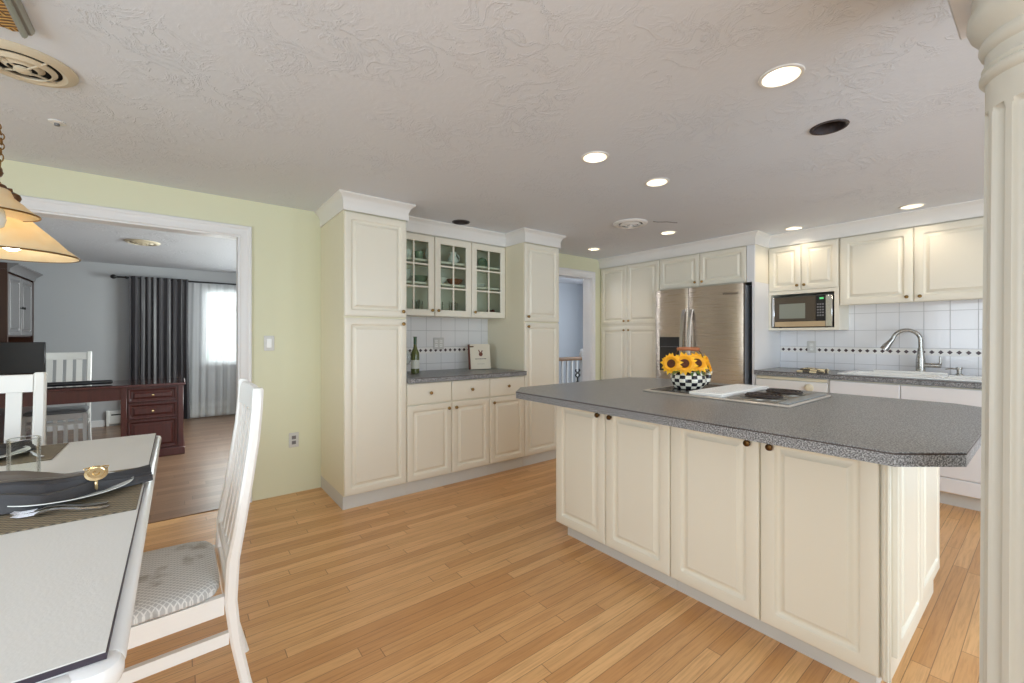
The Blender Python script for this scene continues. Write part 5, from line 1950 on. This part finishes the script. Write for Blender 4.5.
t = thing('monitor', 'black monitor on the desk before the brown cabinet', 'monitor', (-1.32, 6.1, DT))
obj('screen', MB().box(-1.66, -1.02, 6.08, 6.12, 0.885, 1.185, 0.004), 'black_plastic', t)
obj('badge', MB().box(-1.62, -1.50, 6.0785, 6.0799, 0.90, 0.91), 'label_grey', t)
obj('stand', MB().box(-1.37, -1.29, 6.10, 6.13, DT + 0.014, 0.95, 0.006).box(-1.45, -1.21, 6.02, 6.20, DT + 0.0005, DT + 0.014, 0.004), 'black_plastic', t)
for k in range(4):
    x = -1.20 + 0.035 * k
    tag(obj('pill_box', MB().box(x - 0.013, x + 0.013, 5.72, 5.75, DT, DT + 0.045, 0.005), 'enamel_white' if k % 2 else 'silver', None, (x, 5.735, DT)),
        ('silver box at the left of the four small boxes on the desk', 'white box second from left of the four on the desk', 'silver box third from left of the four on the desk', 'white box at the right of the four small boxes on the desk')[k], 'box', 'small boxes on the desk')

t = thing('hutch', 'dark brown hutch with two grey door panels against the office wall', 'hutch', (-1.63, 7.0, 0))
HX = -1.35
obj('lower_cabinet', MB().box(-1.90, HX - 0.01, 6.50, 7.50, 0, 0.76, 0.004), 'hutch_wood', t)
mb = MB().box(-1.90, HX, 6.50, 6.53, 0.7605, 1.92).box(-1.90, HX, 7.47, 7.50, 0.7605, 1.92).box(-1.90, -1.88, 6.53, 7.47, 0.7605, 1.92)
mb.box(-1.88, HX - 0.02, 6.53, 7.47, 1.235, 1.90)
obj('case', mb, 'hutch_wood', t)
hp = [(0.0, 1.895), (0.012, 1.895), (0.02, 1.93), (0.06, 1.965), (0.075, 1.97), (0.075, 1.985), (0.0, 1.985)]
obj('crown', MB().sweep(hp, [(-1.90, 7.50), (-1.90 + 0.0001, 7.50)], False) if False else MB().sweep(hp, [(HX, 7.50), (HX, 6.50)][::-1]), 'hutch_panel', t)
obj('top', MB().box(-1.90, HX, 6.50, 7.50, 1.9205, 1.9845), 'hutch_wood', t)
for y0, y1, ky in ((6.545, 6.995, 6.96), (7.005, 7.455, 7.04)):
    d = obj('door', MB().panel((HX - 0.0195, y0, 1.25), Y_, X_, y1 - y0, 0.63, 0.018, 0.05), 'hutch_panel', t)
    obj('knob', MB().lathe([(0.006, 0), (0.006, 0.01), (0.014, 0.016), (0.012, 0.024), (0.003, 0.026)], (HX - 0.0015, ky, 1.55), 12, 'x'), 'dark_gap', d)

# curtains
t = thing('curtain_rod', 'dark curtain rod with ball finial in the office', 'curtain rod', (0.6, 7.98, 2.06))
obj('rod', MB().cyl((-0.66, 7.98, 2.065), (1.95, 7.98, 2.065), 0.012), 'black_plastic', t)
for x in (-0.66, 1.95):
    obj('finial', MB().lathe([(0.012, 0), (0.018, 0.008), (0.030, 0.03), (0.030, 0.045), (0.018, 0.066), (0.003, 0.072)], (x, 7.98, 2.065), 16, '-x' if x < 0 else 'x'), 'black_plastic', t)
for x in (-0.57, 1.86):
    obj('bracket', MB().box(x - 0.01, x + 0.01, 7.992, FARW - 0.0005, 2.055, 2.075).lathe([(0.018, -0.006), (0.018, 0.006)], (x, 7.98, 2.065), 14, 'x'), 'black_plastic', t)


def cloth(x0, x1, y, z0, z1, folds, amp, seed, gather=0.0):
    rnd = random.Random(seed)
    ph_ = [rnd.uniform(0, 6.28) for _ in range(4)]
    def f(u, v):
        z = z1 + (z0 - z1) * v
        x = x0 + (x1 - x0) * (u + 0.008 * math.sin(14 * u * PI + ph_[0]) * v)
        xc = (x0 + x1) / 2
        x = xc + (x - xc) * (1 - gather * math.sin(PI * v) * 0.5 + 0.04 * v)
        a = amp * (0.55 + 0.45 * v)
        w = math.sin(2 * PI * folds * u + 0.7 * math.sin(3 * u * PI + ph_[1]) + 0.5 * v * math.sin(7 * u + ph_[2]))
        w = w * 0.8 + 0.25 * math.sin(2 * PI * folds * 2.3 * u + ph_[3])
        return (x, y + a * w, z)
    mb = MB()
    mb.grid(f, int(folds * 14), 24)
    return mb


o = tag(obj('drape', cloth(-0.535, 0.12, 7.965, 0.02, 2.09, 9, 0.028, 3, 0.05), 'drape_cloth', None, (-0.2, 7.965, 0)), 'dark grey satin drape hanging left of the office window', 'curtain')
m = o.modifiers.new('cloth', 'SOLIDIFY')
m.thickness = 0.003
o = tag(obj('sheer_curtain', cloth(0.10, 1.80, 8.035, 0.015, 2.05, 15, 0.022, 5), 'sheer_cloth', None, (0.95, 8.03, 0)), 'white sheer curtain over the bright office window', 'curtain')
t = thing('baseboard_heater', 'white baseboard heater along the far office wall', 'heater', (0.6, 8.07, 0))
obj('cover', MB().extrude([(-0.75, 8.012, 0.03), (-0.75, 8.012, 0.165), (-0.75, 8.035, 0.20), (-0.75, FARW - 0.001, 0.21), (-0.75, FARW - 0.001, 0.0), (-0.75, 8.04, 0.0)], (2.9, 0, 0)) if False else
    MB().extrude([(-0.75, 8.075, 0.03), (-0.75, 8.075, 0.165), (-0.75, 8.085, 0.20), (-0.75, FARW - 0.001, 0.21), (-0.75, FARW - 0.001, 0.02), (-0.75, 8.09, 0.02)], (2.9, 0, 0)), 'white_plastic', t)
obj('louvre', MB().box(-0.73, 2.13, 8.072, 8.0745, 0.145, 0.16), 'dark_gap', t)
obj('end_cap', MB().box(-0.78, -0.7505, 8.068, FARW - 0.001, 0.0, 0.212, 0.003), 'white_plastic', t)
struct('baseboard_office', MB().box(-1.93, -0.79, FARW - 0.013, FARW - 0.0005, 0, 0.09, 0.003), 'trim_paint')

# greenery seen through the office window
t = MB()
rnd = random.Random(11)
for k in range(16):
    c = (rnd.uniform(-1.5, 4.5), rnd.uniform(11.5, 13), rnd.uniform(0.2, 1.5))
    r = rnd.uniform(0.5, 0.8)
    t.lathe([(r * math.sin(PI * i / 8) * (1 + 0.12 * math.sin(i * 2.3 + k)) + 0.001, r - r * math.cos(PI * i / 8)) for i in range(9)], (c[0], c[1], c[2] - r), 12)
tag(obj('garden_hedge', t, 'foliage_outside', None, (1.5, 12, 0)), 'pale green foliage outside the office window', 'hedge', kind='stuff')
struct('ground', MB().box(-4, 7, 8.26, 14, -0.3, -0.2), 'foliage_outside')

# ------------------------------------------------------------------ hall railing
t = thing('stair_railing', 'white baluster railing with wooden handrail in the hall', 'railing', (4.4, 4.95, 0))
RY = 4.95
obj('handrail', MB().box(2.6, 5.36, RY - 0.03, RY + 0.03, 0.845, 0.905, 0.010, 2), 'handrail_wood', t)
obj('bottom_rail', MB().box(2.6, 5.36, RY - 0.02, RY + 0.02, 0.0, 0.05, 0.004), 'trim_paint', t)
for k in range(24):
    x = 2.68 + 0.112 * k
    if x > 5.33:
        break
    obj('baluster', MB().box(x - 0.016, x + 0.016, RY - 0.016, RY + 0.016, 0.0505, 0.8445, 0.003), 'trim_paint', t)
obj('newel', MB().box(5.3605, 5.44, RY - 0.04, RY + 0.04, 0, 0.98, 0.005).lathe([(0.03, 0.98), (0.045, 1.0), (0.03, 1.03), (0.004, 1.04)], (5.40, RY, 0), 16), 'trim_paint', t)
t = thing('iron_ornament', 'dark iron ornament standing by the hall doorway jamb', 'ornament', (4.93, 4.62, 0))
obj('post', MB().lathe([(0.10, 0), (0.10, 0.012), (0.02, 0.03), (0.014, 0.5), (0.03, 0.52), (0.012, 0.55), (0.012, 0.6)], (4.93, 4.62, 0), 16), 'black_plastic', t)
mb = MB()
for s in (-1, 1):
    mb.tube([Vector((4.93, 4.62, 0.6)) + Vector((s * 0.045 * math.sin(a * 1.2), 0, 0.028 * a)) for a in [0.35 * q for q in range(14)]], 0.011, 8)
obj('scroll', mb, 'black_plastic', t)
